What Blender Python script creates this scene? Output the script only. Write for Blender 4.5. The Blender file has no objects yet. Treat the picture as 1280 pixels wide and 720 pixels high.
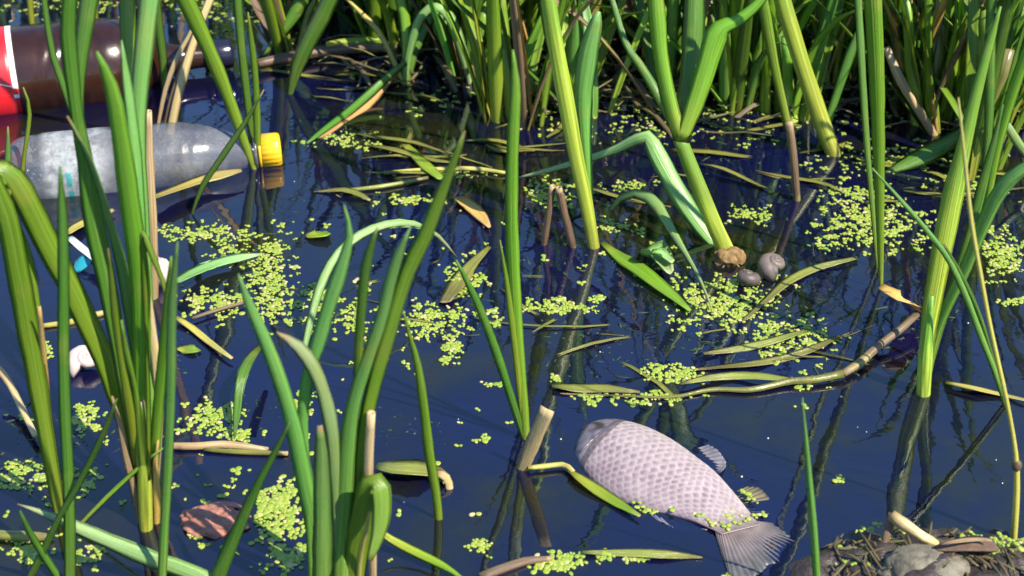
import bpy, math, random
import numpy as np
from mathutils import Vector, noise, Matrix
random.seed(7)
RND = random.Random(11)
SC = bpy.context.scene
COL = SC.collection

# ------------------------------------------------------------------ camera
CH, PITCH, F = 0.73, math.radians(32), 1800.0
cam_d = bpy.data.cameras.new('camera'); CAM = bpy.data.objects.new('camera', cam_d); COL.objects.link(CAM)
CAM.location = (0, 0, CH); CAM.rotation_euler = (math.radians(90) - PITCH, 0, 0)
cam_d.sensor_width = 36; cam_d.lens = 36 * F / 1280; cam_d.clip_start = 0.02; cam_d.clip_end = 500
cam_d.dof.use_dof = True; cam_d.dof.focus_distance = 1.28; cam_d.dof.aperture_fstop = 10
SC.camera = CAM

# ------------------------------------------------------------------ light
SUN = Vector((0.50, -0.40, 0.77)).normalized()
w = bpy.data.worlds.new('World'); SC.world = w; w.use_nodes = True
nt = w.node_tree; bg = nt.nodes['Background']
sky = nt.nodes.new('ShaderNodeTexSky'); sky.sky_type = 'NISHITA'; sky.sun_disc = False
sky.sun_elevation = math.asin(SUN.z); sky.sun_rotation = math.atan2(SUN.x, SUN.y)
sky.altitude = 0; sky.air_density = 1.5; sky.dust_density = 0.0; sky.ozone_density = 10.0
nt.links.new(sky.outputs[0], bg.inputs[0]); bg.inputs[1].default_value = 0.12
sun_d = bpy.data.lights.new('sun', 'SUN'); sun_d.energy = 5.0; sun_d.angle = math.radians(0.5); sun_d.color = (1, .92, .76)
sun = bpy.data.objects.new('sun', sun_d); COL.objects.link(sun)
sun.rotation_euler = SUN.to_track_quat('Z', 'Y').to_euler()
SC.view_settings.view_transform = 'Standard'; SC.view_settings.look = 'None'
SC.view_settings.exposure = 1.0; SC.view_settings.gamma = 1
SC.cycles.caustics_reflective = False; SC.cycles.caustics_refractive = False
SC.cycles.max_bounces = 8; SC.cycles.transparent_max_bounces = 12
SC.cycles.use_denoising = True

# ------------------------------------------------------------------ geometry helpers
UPV = Vector((0, math.sin(PITCH), math.cos(PITCH))); FWD = Vector((0, math.cos(PITCH), -math.sin(PITCH)))
CP = Vector((0, 0, CH))
def ray(px, py):
    return (Vector((1, 0, 0)) * ((px - 640) / F) + UPV * (-(py - 360) / F) + FWD)
def at(px, py, z=0.0):                 # point of the water (or of height z) seen at a pixel
    d = ray(px, py); return CP + d * ((z - CH) / d.z)
def at_y(px, py, Y):                   # point seen at a pixel at ground distance Y
    d = ray(px, py); return CP + d * (Y / d.y)
def depth(p): return (p - CP).dot(FWD)

def tag(o, label=None, cat=None, group=None, kind=None):
    for k, v in (('label', label), ('category', cat), ('group', group), ('kind', kind)):
        if v: o[k] = v
    return o
def thing(name, label, cat, loc=(0, 0, 0), group=None):
    o = bpy.data.objects.new(name, None); COL.objects.link(o); o.location = loc
    o.empty_display_size = .02
    return tag(o, label, cat, group)
def mesh(name, V, Fc, mat, parent=None, attrs=None, smooth=True, cols=None):
    org = Vector((0, 0, 0)); q = parent
    while q is not None: org += q.location; q = q.parent
    me = bpy.data.meshes.new(name)
    me.from_pydata([tuple(Vector(v) - org) for v in V], [], Fc)
    if smooth: me.polygons.foreach_set('use_smooth', [True] * len(me.polygons))
    for k, vals in (attrs or {}).items():
        a = me.attributes.new(k, 'FLOAT', 'POINT'); a.data.foreach_set('value', vals)
    if cols is not None:
        a = me.attributes.new('tint', 'FLOAT_COLOR', 'POINT'); a.data.foreach_set('color', [c for v in cols for c in v])
    if mat: me.materials.append(mat)
    me.update()
    o = bpy.data.objects.new(name, me); COL.objects.link(o)
    if parent is not None: o.parent = parent
    return o
def rebase(o):                         # a one-mesh thing: origin moves to the middle of its base
    vs = [v.co.copy() for v in o.data.vertices]
    c = Vector((sum(v.x for v in vs) / len(vs), sum(v.y for v in vs) / len(vs), min(v.z for v in vs)))
    o.data.transform(Matrix.Translation(-c)); o.location = o.location + c
    return o

def spline(P, n):                      # Catmull-Rom through tuples
    P = [np.array(p, float) for p in P]
    if len(P) == 2: P = [P[0], (P[0] + P[1]) / 2, P[1]]
    Q = [2 * P[0] - P[1]] + P + [2 * P[-1] - P[-2]]
    L = [0]
    for a, b in zip(P, P[1:]): L.append(L[-1] + max(1e-9, np.linalg.norm((b - a)[:2])))
    out = []
    for k in range(n):
        s = L[-1] * k / (n - 1); i = 0
        while i < len(P) - 2 and s > L[i + 1]: i += 1
        t = (s - L[i]) / (L[i + 1] - L[i])
        a, b, c, d = Q[i], Q[i + 1], Q[i + 2], Q[i + 3]
        out.append(0.5 * (2 * b + (c - a) * t + (2 * a - 5 * b + 4 * c - d) * t * t + (3 * b - a - 3 * c + d) * t ** 3))
    return out

US = (-1, -.5, 0, .5, 1)
def ribbon(C, HW, S, N, fold=.25, th=.0003):
    """closed leaf blade along centres C with half widths HW, side and normal directions S, N; returns V, F, attrs"""
    V, Fc, ac, al = [], [], [], []
    n = len(C)
    sd = RND.random() * 99
    for i in range(n):
        hw = HW[i] * (1 + .10 * noise.noise(Vector((sd, i * .55, 0)))); v = i / (n - 1)
        f = fold[i] if isinstance(fold, list) else fold
        for u in US:
            V.append(C[i] + S[i] * (hw * u) + N[i] * (f * hw * abs(u) ** 1.3)); ac.append(u * .5 + .5); al.append(v)
        for u in (.5, 0, -.5):
            V.append(C[i] + S[i] * (hw * u) + N[i] * (f * hw * abs(u) ** 1.3 - min(th, hw * .4) * (2.2 if u == 0 else 1))); ac.append(u * .5 + .5); al.append(v)
    for i in range(n - 1):
        for j in range(8):
            k = (j + 1) % 8
            Fc.append((i * 8 + j, i * 8 + k, i * 8 + 8 + k, i * 8 + 8 + j))
    Fc.append(tuple(range(7, -1, -1))); Fc.append(tuple((n - 1) * 8 + j for j in range(8)))
    return V, Fc, {'across': ac, 'along': al}

def centre_line(pts, lean, zb=0.0, n=None, root=True, ext=0.0, end=None, sag=0.6):
    """pixel polyline (x, y, width) -> world centres and half widths. The base stands on the water; lean is how far the tip comes nearer (-) or goes away (+)."""
    n = n or max(9, min(26, int(sum(math.dist(a[:2], b[:2]) for a, b in zip(pts, pts[1:])) / 16)))
    R = spline(pts, n)
    Y0 = at(pts[0][0], pts[0][1], zb).y
    if end == 'water': lean = at(pts[-1][0], pts[-1][1], 0.004).y - Y0
    C, W = [], []
    for i, r in enumerate(R):
        t = i / (n - 1)
        p = at_y(r[0], r[1], Y0 + lean * (t ** 1.4 if lean < 0 else t)); C.append(p); W.append(max(.4, r[2] * .92) / F * depth(p) / 2)
    if ext:
        d = (C[-1] - C[-2]); step = ext / 9; d.normalize(); w0 = W[-1]
        hz = Vector((d.x, d.y, 0)); hz = hz.normalized() if hz.length > .05 else Vector((.5, -.3, 0)).normalized()
        p = C[-1].copy()
        for k in range(1, 10):
            d = (d + (hz * .9 - Vector((0, 0, 1))) * (sag * .02 * k)).normalized(); p = p + d * step
            C.append(p.copy()); W.append(max(.0004, w0 * (1 - (k / 9) ** 1.7)))
    if root:
        t0 = (C[0] - C[1]).normalized(); t0 = (t0 + Vector((0, 0, -.8))).normalized()
        C.insert(0, C[0] + t0 * .05); W.insert(0, W[0] * .8)
    return C, W
def tangents(C):
    T = []
    for i in range(len(C)):
        T.append((C[min(i + 1, len(C) - 1)] - C[max(i - 1, 0)]).normalized())
    return T
def leaf(parent, pts, mat, lean=0.0, twist=0.0, twist1=None, fold=.28, name='leaf', **kw):
    C, W = centre_line(pts, lean, **kw); T = tangents(C); S, N = [], []
    n = len(C)
    for i in range(n):
        a = math.radians(twist + ((twist1 if twist1 is not None else twist * .6) - twist) * i / (n - 1))
        v = (C[i] - CP).normalized(); s = T[i].cross(v)
        if i and s.dot(S0) < 0 and False: s = -s
        s = s.normalized(); nn = s.cross(T[i]).normalized()
        S0 = s
        s2 = s * math.cos(a) + nn * math.sin(a); n2 = s2.cross(T[i]).normalized()
        S.append(s2); N.append(n2); W[i] = W[i] / max(.5, math.cos(a))
    V, Fc, A = ribbon(C, W, S, N, fold=fold)
    return mesh(name, V, Fc, mat, parent, A)
def flat_leaf(parent, pts, mat, z=.003, name='floating_leaf', fold=.12, wob=.0015, zs=None, th=.0006):
    n = max(8, min(30, int(sum(math.dist(a[:2], b[:2]) for a, b in zip(pts, pts[1:])) / 12)))
    R = spline(pts, n); C, W, S, N = [], [], [], []
    ph = RND.random() * 9
    for i, r in enumerate(R):
        zz = z + wob * math.sin(ph + i * .9)
        if zs: zz += np.interp(i / (n - 1), np.linspace(0, 1, len(zs)), zs)
        C.append(at(r[0], r[1], zz))
    T = tangents(C)
    for i, r in enumerate(R):
        s = Vector((0, 0, 1)).cross(T[i]).normalized() * -1
        s = (s + Vector((0, 0, .25 * math.sin(ph + i * .45)))).normalized()
        nn = s.cross(T[i]).normalized()
        if nn.z < 0: nn = -nn
        v = (C[i] - CP).normalized(); t2 = (T[i] - v * T[i].dot(v)).normalized(); sp = s - v * s.dot(v)
        fac = max(.3, (sp - t2 * sp.dot(t2)).length)
        W.append(max(.4, r[2]) / F * depth(C[i]) / 2 / fac); S.append(s); N.append(nn)
    V, Fc, A = ribbon(C, W, S, N, fold=fold, th=th)
    return mesh(name, V, Fc, mat, parent, A)
def tube_mesh(C, R, k=10, bump=0.0, seed=0, open_end=False):
    T = tangents(C); V, Fc, ac, al = [], [], [], []
    ref = Vector((.3, -.9, .2)); n = len(C)
    for i in range(n):
        s = T[i].cross(ref).normalized(); q = T[i].cross(s).normalized()
        for j in range(k):
            a = 2 * math.pi * j / k
            r = R[i] * (1 + bump * noise.noise(Vector((math.cos(a) * 1.5 + seed, math.sin(a) * 1.5, i * .45))))
            V.append(C[i] + (s * math.cos(a) + q * math.sin(a)) * r); ac.append(j / k); al.append(i / (n - 1))
    for i in range(n - 1):
        for j in range(k):
            m = (j + 1) % k; Fc.append((i * k + j, i * k + m, i * k + k + m, i * k + k + j))
    Fc.append(tuple(range(k - 1, -1, -1)))
    if open_end:                       # cut reed: a hollow end
        for j in range(k):
            V.append(C[-1] + (V[(n - 1) * k + j] - C[-1]) * .68 - T[-1] * .0); ac.append(j / k); al.append(1)
        for j in range(k):
            V.append(C[-1] + (V[(n - 1) * k + j] - C[-1]) * .6 - T[-1] * R[-1] * 1.6); ac.append(j / k); al.append(1)
        b = n * k
        for j in range(k):
            m = (j + 1) % k
            Fc.append((b - k + j, b - k + m, b + m, b + j)); Fc.append((b + j, b + m, b + k + m, b + k + j))
        Fc.append(tuple(b + k + j for j in range(k)))
    else: Fc.append(tuple((n - 1) * k + j for j in range(k)))
    return V, Fc, {'across': ac, 'along': al}
def stem(parent, pts, mat, lean=0.0, name='stem', bump=.05, open_end=False, **kw):
    C, W = centre_line(pts, lean, **kw); V, Fc, A = tube_mesh(C, W, 10, bump, RND.random() * 50, open_end)
    return mesh(name, V, Fc, mat, parent, A)
def float_stem(parent, pts, mat, z=.004, name='stem', bump=.12, zs=None, open_end=False):
    n = max(8, min(40, int(sum(math.dist(a[:2], b[:2]) for a, b in zip(pts, pts[1:])) / 10)))
    R = spline(pts, n); C = []
    for i, r in enumerate(R):
        zz = z + (np.interp(i / (n - 1), np.linspace(0, 1, len(zs)), zs) if zs else 0); C.append(at(r[0], r[1], zz))
    W = [max(.5, r[2]) / F * depth(c) / 2 for r, c in zip(R, C)]
    V, Fc, A = tube_mesh(C, W, 9, bump, RND.random() * 50, open_end)
    return mesh(name, V, Fc, mat, parent, A)

# ------------------------------------------------------------------ materials
def new_mat(name):
    m = bpy.data.materials.new(name); m.use_nodes = True; t = m.node_tree
    for n in list(t.nodes): t.nodes.remove(n)
    return m, t, t.nodes.new('ShaderNodeOutputMaterial')
class NB:
    def __init__(s, t): s.t = t
    def n(s, typ, **kw):
        x = s.t.nodes.new('ShaderNode' + typ)
        for k, v in kw.items(): setattr(x, k, v)
        return x
    def l(s, a, b): s.t.links.new(a, b)
    def attr(s, name): return s.n('Attribute', attribute_name=name)
    def math(s, op, a, b=None, clamp=False):
        x = s.n('Math', operation=op, use_clamp=clamp)
        for i, q in enumerate((a, b)):
            if q is None: continue
            if hasattr(q, 'is_output'): s.l(q, x.inputs[i])
            else: x.inputs[i].default_value = q
        return x.outputs[0]
    def ramp(s, fac, stops, interp='LINEAR'):
        r = s.n('ValToRGB'); r.color_ramp.interpolation = interp; e = r.color_ramp.elements
        while len(e) < len(stops): e.new(.5)
        for q, (p, c) in zip(e, stops): q.position = p; q.color = (*c, 1)
        s.l(fac, r.inputs[0]); return r.outputs[0]
    def mix(s, fac, a, b, mode='MIX'):
        x = s.n('Mix', data_type='RGBA', blend_type=mode)
        for i, q in ((0, fac), (6, a), (7, b)):
            if hasattr(q, 'is_output'): s.l(q, x.inputs[i])
            else: x.inputs[i].default_value = q if i == 0 else (*q, 1)
        return x.outputs[2]
    def noise(s, vec, scale, detail=3, rough=.5):
        x = s.n('TexNoise'); x.inputs['Scale'].default_value = scale; x.inputs['Detail'].default_value = detail; x.inputs['Roughness'].default_value = rough
        if vec is not None: s.l(vec, x.inputs['Vector'])
        return x.outputs[0]
    def comb(s, x, y, z):
        c = s.n('CombineXYZ')
        for i, q in enumerate((x, y, z)):
            if hasattr(q, 'is_output'): s.l(q, c.inputs[i])
            else: c.inputs[i].default_value = q
        return c.outputs[0]
    def bump(s, h, st, dist=.001):
        b = s.n('Bump'); b.inputs['Strength'].default_value = st; b.inputs['Distance'].default_value = dist; s.l(h, b.inputs['Height']); return b.outputs[0]

def leaf_mat(name, stops, rough=.33, trans=.42, spots=.45, vein=.4, tcol=(1.25, 1.15, .45)):
    m, t, out = new_mat(name); b = NB(t)
    al = b.attr('along').outputs['Fac']; ac = b.attr('across').outputs['Fac']
    rnd = b.n('ObjectInfo').outputs['Random']
    v1 = b.noise(b.comb(b.math('MULTIPLY', ac, 17), b.math('MULTIPLY', al, 2.5), b.math('MULTIPLY', rnd, 60)), 1, 2)
    geo = b.n('NewGeometry').outputs['Position']; geo2 = b.n('TexCoord').outputs['Object']
    v2 = b.noise(geo, 60, 4, .65)
    v3 = b.noise(geo, 420, 3, .7)
    ala = b.math('ADD', al, b.math('MULTIPLY', b.math('SUBTRACT', v2, .5), .25))
    c = b.ramp(ala, stops)
    c = b.mix(b.math('MULTIPLY', b.math('SUBTRACT', v1, .42, True), 4.5 * vein, True), c, tuple(x * .42 for x in stops[len(stops) // 2][1]))
    c = b.mix(b.math('MULTIPLY', b.math('SUBTRACT', .42, v1, True), 4 * vein, True), c, tuple(min(.6, x * 1.5 + .05) for x in stops[len(stops) // 2][1]))
    c = b.mix(b.math('MULTIPLY', b.math('SUBTRACT', b.noise(geo2, 26, 3), .56, True), 4 * spots, True), c, (.34, .33, .06))
    mid = b.math('SUBTRACT', 1, b.math('MULTIPLY', b.math('ABSOLUTE', b.math('SUBTRACT', ac, .5)), 16), True)
    c = b.mix(b.math('MULTIPLY', mid, b.math('MULTIPLY', v2, .4)), c, (.34, .42, .12))
    tipf = b.math('MULTIPLY', b.math('MULTIPLY', b.math('SUBTRACT', b.math('ADD', al, b.math('MULTIPLY', b.math('SUBTRACT', v2, .5), .16)), b.math('ADD', .93, b.math('MULTIPLY', rnd, .12))), 30, True), .8)
    c = b.mix(tipf, c, (.38, .28, .12))
    sp = b.math('MULTIPLY', b.math('SUBTRACT', v3, .60, True), 5 * spots, True)
    c = b.mix(sp, c, (.22, .17, .06))
    h = b.n('HueSaturation'); b.l(c, h.inputs['Color'])
    b.l(b.math('ADD', .485, b.math('MULTIPLY', rnd, .03)), h.inputs['Hue'])
    b.l(b.math('ADD', .88, b.math('MULTIPLY', rnd, .5)), h.inputs['Value'])
    c = h.outputs[0]
    p = b.n('BsdfPrincipled'); b.l(c, p.inputs['Base Color'])
    b.l(b.math('ADD', rough - .13, b.math('MULTIPLY', v2, .22)), p.inputs['Roughness'])
    p.inputs['Specular IOR Level'].default_value = .55
    bp = b.bump(b.math('ADD', v1, b.math('MULTIPLY', v3, .4)), .9, .0007); b.l(bp, p.inputs['Normal'])
    tr = b.n('BsdfTranslucent'); b.l(b.mix(1, c, tcol, 'MULTIPLY'), tr.inputs[0])
    mx = b.n('MixShader'); mx.inputs[0].default_value = trans; b.l(p.outputs[0], mx.inputs[1]); b.l(tr.outputs[0], mx.inputs[2])
    b.l(mx.outputs[0], out.inputs[0]); return m
G_ = leaf_mat('leaf_green', [(0, (.36, .40, .05)), (.16, (.23, .37, .03)), (.55, (.17, .34, .022)), (1, (.20, .34, .04))])
GB = leaf_mat('leaf_bluish', [(0, (.28, .36, .06)), (.2, (.18, .36, .05)), (.6, (.15, .34, .07)), (1, (.20, .36, .10))], rough=.32, trans=.35)
GY = leaf_mat('leaf_yellow_green', [(0, (.42, .40, .06)), (.3, (.34, .42, .04)), (.7, (.24, .40, .03)), (1, (.22, .36, .05))], trans=.4)
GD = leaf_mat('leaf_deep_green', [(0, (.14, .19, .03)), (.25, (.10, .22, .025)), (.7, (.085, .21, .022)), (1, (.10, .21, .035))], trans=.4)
GP = leaf_mat('leaf_pale', [(0, (.17, .32, .07)), (.4, (.20, .37, .10)), (.8, (.27, .41, .16)), (1, (.40, .42, .24))], rough=.34, trans=.25)
TAN = leaf_mat('dry_tan', [(0, (.30, .19, .09)), (.4, (.42, .29, .14)), (1, (.50, .37, .20))], rough=.6, trans=.1, spots=.7, vein=.6, tcol=(1, .8, .5))
ORG = leaf_mat('dry_orange', [(0, (.40, .22, .05)), (.5, (.55, .33, .09)), (1, (.52, .30, .12))], rough=.55, trans=.2, spots=.5, tcol=(1, .8, .5))
BRN = leaf_mat('dry_brown', [(0, (.09, .055, .03)), (.5, (.15, .095, .05)), (1, (.20, .13, .07))], rough=.6, trans=.05, spots=.8, vein=.6, tcol=(1, .8, .5))
STR = leaf_mat('straw_yellow', [(0, (.38, .33, .06)), (.5, (.46, .40, .08)), (1, (.36, .30, .10))], rough=.45, trans=.15, spots=.6, tcol=(1, .9, .5))
OLV = leaf_mat('sodden_olive', [(0, (.12, .13, .03)), (.5, (.20, .21, .04)), (1, (.13, .10, .04))], rough=.3, trans=.1, spots=.8)
STM = leaf_mat('stem_lime', [(0, (.30, .26, .05)), (.12, (.40, .46, .05)), (.45, (.34, .46, .045)), (.6, (.16, .32, .03)), (1, (.11, .28, .03))], rough=.36, trans=.15, spots=.6, vein=.7)

def simple(name, col, rough=.5, noise_amt=.3, scale=40, bump=.3, spec=.5, col2=None, dist=.002):
    m, t, out = new_mat(name); b = NB(t); geo = b.n('TexCoord').outputs['Object']
    v = b.noise(geo, scale, 5, .65)
    c = b.mix(b.math('MULTIPLY', b.math('SUBTRACT', v, .3, True), 2 * noise_amt + .4, True), col, col2 or tuple(x * .45 for x in col))
    p = b.n('BsdfPrincipled'); b.l(c, p.inputs['Base Color']); p.inputs['Roughness'].default_value = rough
    p.inputs['Specular IOR Level'].default_value = spec
    b.l(b.bump(v, bump, dist), p.inputs['Normal']); b.l(p.outputs[0], out.inputs[0]); return m

# ------------------------------------------------------------------ setting: bed, water
def grid(x0, x1, y0, y1, nx, ny, fz):
    V = [(x0 + (x1 - x0) * i / nx, y0 + (y1 - y0) * j / ny, 0) for j in range(ny + 1) for i in range(nx + 1)]
    V = [Vector((x, y, fz(x, y))) for x, y, _ in V]
    Fc = [(j * (nx + 1) + i, j * (nx + 1) + i + 1, (j + 1) * (nx + 1) + i + 1, (j + 1) * (nx + 1) + i) for j in range(ny) for i in range(nx)]
    return V, Fc
mud = simple('pond_mud', (.055, .05, .04), .8, .5, 30, .6, .2)
V, Fc = grid(-40, 40, -20, 60, 120, 120, lambda x, y: -.16 + .03 * noise.noise(Vector((x * 3, y * 3, 0))))
tag(mesh('pond_bed', V, Fc, mud), kind='structure')
def water_mat():
    m, t, out = new_mat('pond_water'); b = NB(t); geo = b.n('NewGeometry').outputs['Position']
    r1 = b.noise(geo, 9, 2, .4); r2 = b.noise(geo, 45, 2, .5)
    h = b.math('ADD', r1, b.math('MULTIPLY', r2, .12))
    nb = b.bump(h, .06, .02)
    fr = b.n('Fresnel'); fr.inputs['IOR'].default_value = 1.95; b.l(nb, fr.inputs['Normal'])
    gl = b.n('BsdfGlossy'); b.l(b.math('MULTIPLY', b.math('SUBTRACT', b.noise(geo, 14, 5, .7), .55, True), .25), gl.inputs['Roughness']); b.l(nb, gl.inputs['Normal'])
    tr = b.n('BsdfTransparent'); tr.inputs[0].default_value = (.62, .68, .80, 1)
    df = b.n('BsdfDiffuse'); b.l(b.ramp(b.noise(geo, 4.5, 5, .65), [(.36, (.007, .008, .085)), (.50, (.010, .011, .050)), (.60, (.024, .026, .012)), (.75, (.034, .034, .014))]), df.inputs[0])  # navy puts the blue sky reflection into the body colour, beside olive murk
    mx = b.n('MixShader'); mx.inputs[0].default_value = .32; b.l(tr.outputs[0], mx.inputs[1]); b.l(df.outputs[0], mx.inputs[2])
    m2 = b.n('MixShader'); b.l(fr.outputs[0], m2.inputs[0]); b.l(mx.outputs[0], m2.inputs[1]); b.l(gl.outputs[0], m2.inputs[2])
    b.l(m2.outputs[0], out.inputs[0]); return m
WATER = water_mat()
V, Fc = grid(-40, 40, -20, 60, 4, 4, lambda x, y: 0.0)
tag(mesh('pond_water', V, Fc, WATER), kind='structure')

# ------------------------------------------------------------------ bottles
def frame_axis(A, B):
    ax = (B - A).normalized(); s = ax.cross(Vector((0, 0, 1))).normalized(); u = s.cross(ax).normalized(); return ax, s, u
def lathe(A, B, prof, k=40, squash=1.0, ripple=None):
    """profile (t along A->B in metres, r) revolved about the axis"""
    ax, s, u = frame_axis(A, B); V, Fc, ac, al = [], [], [], []
    n = len(prof)
    for i, (t, r) in enumerate(prof):
        for j in range(k):
            a = 2 * math.pi * j / k; rr = r * (1 + (ripple(t, a) if ripple else 0))
            V.append(A + ax * t + s * (math.cos(a) * rr) + u * (math.sin(a) * rr * squash)); ac.append(j / k); al.append(i / (n - 1))
    for i in range(n - 1):
        for j in range(k):
            m = (j + 1) % k; Fc.append((i * k + j, i * k + m, i * k + k + m, i * k + k + j))
    Fc.append(tuple(range(k - 1, -1, -1))); Fc.append(tuple((n - 1) * k + j for j in range(k)))
    return V, Fc, {'across': ac, 'along': al}
def prof_spline(P, n=40): return [(float(r[0]), float(r[1])) for r in spline(P, n)]

def bottle_brown_mat():
    m, t, out = new_mat('brown_pet'); b = NB(t); geo = b.n('TexCoord').outputs['Object']
    v = b.noise(geo, 28, 4, .6); v2 = b.noise(geo, 160, 2, .5)
    p = b.n('BsdfPrincipled'); b.l(b.ramp(v, [(.3, (.022, .008, .005)), (.7, (.055, .019, .008))]), p.inputs['Base Color'])
    p.inputs['Roughness'].default_value = .2; p.inputs['Specular IOR Level'].default_value = .6
    p.inputs['Coat Weight'].default_value = .35; p.inputs['Coat Roughness'].default_value = .08
    b.l(b.bump(v, .14, .004), p.inputs['Normal'])
    tr = b.n('BsdfTransparent'); tr.inputs[0].default_value = (.34, .11, .04, 1)
    mx = b.n('MixShader'); mx.inputs[0].default_value = .3; b.l(p.outputs[0], mx.inputs[1]); b.l(tr.outputs[0], mx.inputs[2])
    b.l(mx.outputs[0], out.inputs[0]); return m
def bottle_clear_mat():
    m, t, out = new_mat('clear_pet'); b = NB(t); geo = b.n('TexCoord').outputs['Object']
    v = b.noise(geo, 380, 3, .6); v1 = b.noise(geo, 25, 4, .6)
    vo = b.n('TexVoronoi'); vo.inputs['Scale'].default_value = 330; b.l(geo, vo.inputs['Vector'])
    drop = b.math('LESS_THAN', vo.outputs['Distance'], .34)
    p = b.n('BsdfPrincipled'); b.l(b.ramp(v1, [(.3, (.15, .15, .16)), (.7, (.32, .315, .33))]), p.inputs['Base Color'])
    p.inputs['Roughness'].default_value = .24; p.inputs['Specular IOR Level'].default_value = 1.0; p.inputs['Coat Weight'].default_value = 1; p.inputs['Coat Roughness'].default_value = .12
    b.l(b.bump(b.math('ADD', drop, b.math('MULTIPLY', v1, 2.5)), .35, .0015), p.inputs['Normal'])
    tr = b.n('BsdfTransparent'); tr.inputs[0].default_value = (.82, .84, .88, 1)
    mx = b.n('MixShader')
    b.l(b.math('SUBTRACT', .82, b.math('ADD', b.math('MULTIPLY', drop, .12), b.math('MULTIPLY', v1, .30))), mx.inputs[0])
    b.l(p.outputs[0], mx.inputs[1]); b.l(tr.outputs[0], mx.inputs[2])
    b.l(mx.outputs[0], out.inputs[0]); return m
# brown bottle: axis from off the left edge to the cap
A = at(-215, 118, .03); B = at(290, 66, .022)
Lb = (B - A).length
bt = thing('brown_bottle', 'large brown plastic bottle with red label lying among the reeds', 'bottle', A.lerp(B, .5))
rb = .058
V, Fc, At = lathe(A, B, prof_spline([(0, rb * .75), (.008, rb * .96), (.03, rb), (.1, rb), (.2, rb), (.24, rb), (.27, rb), (.3, rb), (Lb * .68, rb), (Lb * .72, rb * .93), (Lb * .76, rb * .74), (Lb * .81, rb * .45), (Lb * .85, rb * .31), (Lb * .90, rb * .26), (Lb * .945, rb * .245)], 160), 48,
                  ripple=lambda t, a: .016 * math.sin(t * 420 + 2 * math.sin(a * 5)) * math.sin((t - .235) * 48) if .235 < t < .30 else .012 * noise.noise(Vector((t * 20, math.cos(a) * 2, math.sin(a) * 2))))
mesh('body', V, Fc, bottle_brown_mat(), bt, At)
capm = simple('dark_cap', (.012, .012, .03), .2, .2, 60, .1, .6)
V, Fc, At = lathe(A, B, [(Lb * .945, rb * .30), (Lb * .95, rb * .315), (Lb * .992, rb * .315), (Lb, rb * .29), (Lb, .001)], 36, ripple=lambda t, a: .03 * math.cos(a * 18))
mesh('cap', V, Fc, capm, bt, At)
V, Fc, At = lathe(A, B, [(Lb * .925, rb * .25), (Lb * .926, rb * .36), (Lb * .934, rb * .36), (Lb * .935, rb * .25)], 32)
mesh('neck_ring', V, Fc, bottle_brown_mat(), bt, At)
def label_mat():
    m, t, out = new_mat('red_label'); b = NB(t); al = b.attr('along').outputs['Fac']; ac = b.attr('across').outputs['Fac']
    geo = b.n('TexCoord').outputs['Object']; v = b.noise(geo, 60, 3)
    edge = b.math('ADD', al, b.math('MULTIPLY', b.math('SUBTRACT', ac, .35), .0))
    c = b.ramp(edge, [(0, (.62, .012, .02)), (.945, (.70, .015, .025)), (.95, (.80, .80, .84)), (1, (.80, .80, .84))], 'CONSTANT')
    low = b.math('ADD', b.math('LESS_THAN', ac, .02), b.math('GREATER_THAN', ac, .6), True)
    c = b.mix(low, c, (.70, .015, .025))
    line = b.math('LESS_THAN', b.math('ABSOLUTE', b.math('SUBTRACT', b.math('ADD', ac, b.math('MULTIPLY', al, .12)), .14)), .002)
    c = b.mix(line, c, (.8, .7, .7)); c = b.mix(b.math('MULTIPLY', v, .25), c, (.25, .01, .01))
    p = b.n('BsdfPrincipled'); b.l(c, p.inputs['Base Color']); p.inputs['Roughness'].default_value = .35
    b.l(b.bump(v, .15, .002), p.inputs['Normal']); b.l(p.outputs[0], out.inputs[0]); return m
tl = (at(21, 100, .03) - A).length
V, Fc, At = lathe(A, B, [(tl - .13 + .13 * i / 12, rb * 1.015) for i in range(13)], 48)
mesh('label', V, Fc, label_mat(), bt, At)

# clear bottle with yellow cap
A = at(14, 219, .012); B = at(351, 187, .012); Lb = (B - A).length
bt = thing('clear_bottle', 'clear plastic bottle with yellow cap floating half sunk at the left', 'bottle', A.lerp(B, .5))
rc = .0415
CLR = bottle_clear_mat()
def rip(t, a):
    r = .010 * noise.noise(Vector((t * 60, math.cos(a) * 2, math.sin(a) * 2))) + .012 * noise.noise(Vector((t * 14, math.cos(a) * 2.2, math.sin(a) * 2.2)))
    for q in (.62, .665, .71): r -= .022 * math.exp(-((t / Lb - q + .012 * math.sin(3 * a)) / .008) ** 2)
    return r
V, Fc, At = lathe(A, B, prof_spline([(0, rc * .60), (.004, rc * .82), (.015, rc * .96), (.035, rc), (.08, rc), (.13, rc * .985), (.17, rc * .98), (Lb * .66, rc * .95), (Lb * .73, rc * .84), (Lb * .80, rc * .64), (Lb * .86, rc * .44), (Lb * .895, rc * .34), (Lb * .93, rc * .31)], 70), 56, ripple=rip)
mesh('body', V, Fc, CLR, bt, At)
V, Fc, At = lathe(A, B, [(Lb * .895, rc * .34), (Lb * .897, rc * .50), (Lb * .908, rc * .50), (Lb * .910, rc * .34)], 32)
mesh('neck_ring', V, Fc, CLR, bt, At)
ymat = simple('yellow_cap', (.78, .46, .015), .3, .35, 45, .12, .5, (.62, .30, .01))
cp = mesh('cap', *lathe(A, B, [(Lb * .925, rc * .40), (Lb * .926, rc * .455), (Lb * .985, rc * .455), (Lb * .997, rc * .43), (Lb, rc * .37), (Lb, .001)], 64, ripple=lambda t, a: .035 * (1 if math.cos(a * 20) > 0 else 0))[:2], ymat, bt)
V, Fc, At = lathe(A, B, [(Lb * .913, rc * .40), (Lb * .914, rc * .46), (Lb * .923, rc * .46), (Lb * .924, rc * .40)], 40)
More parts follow.
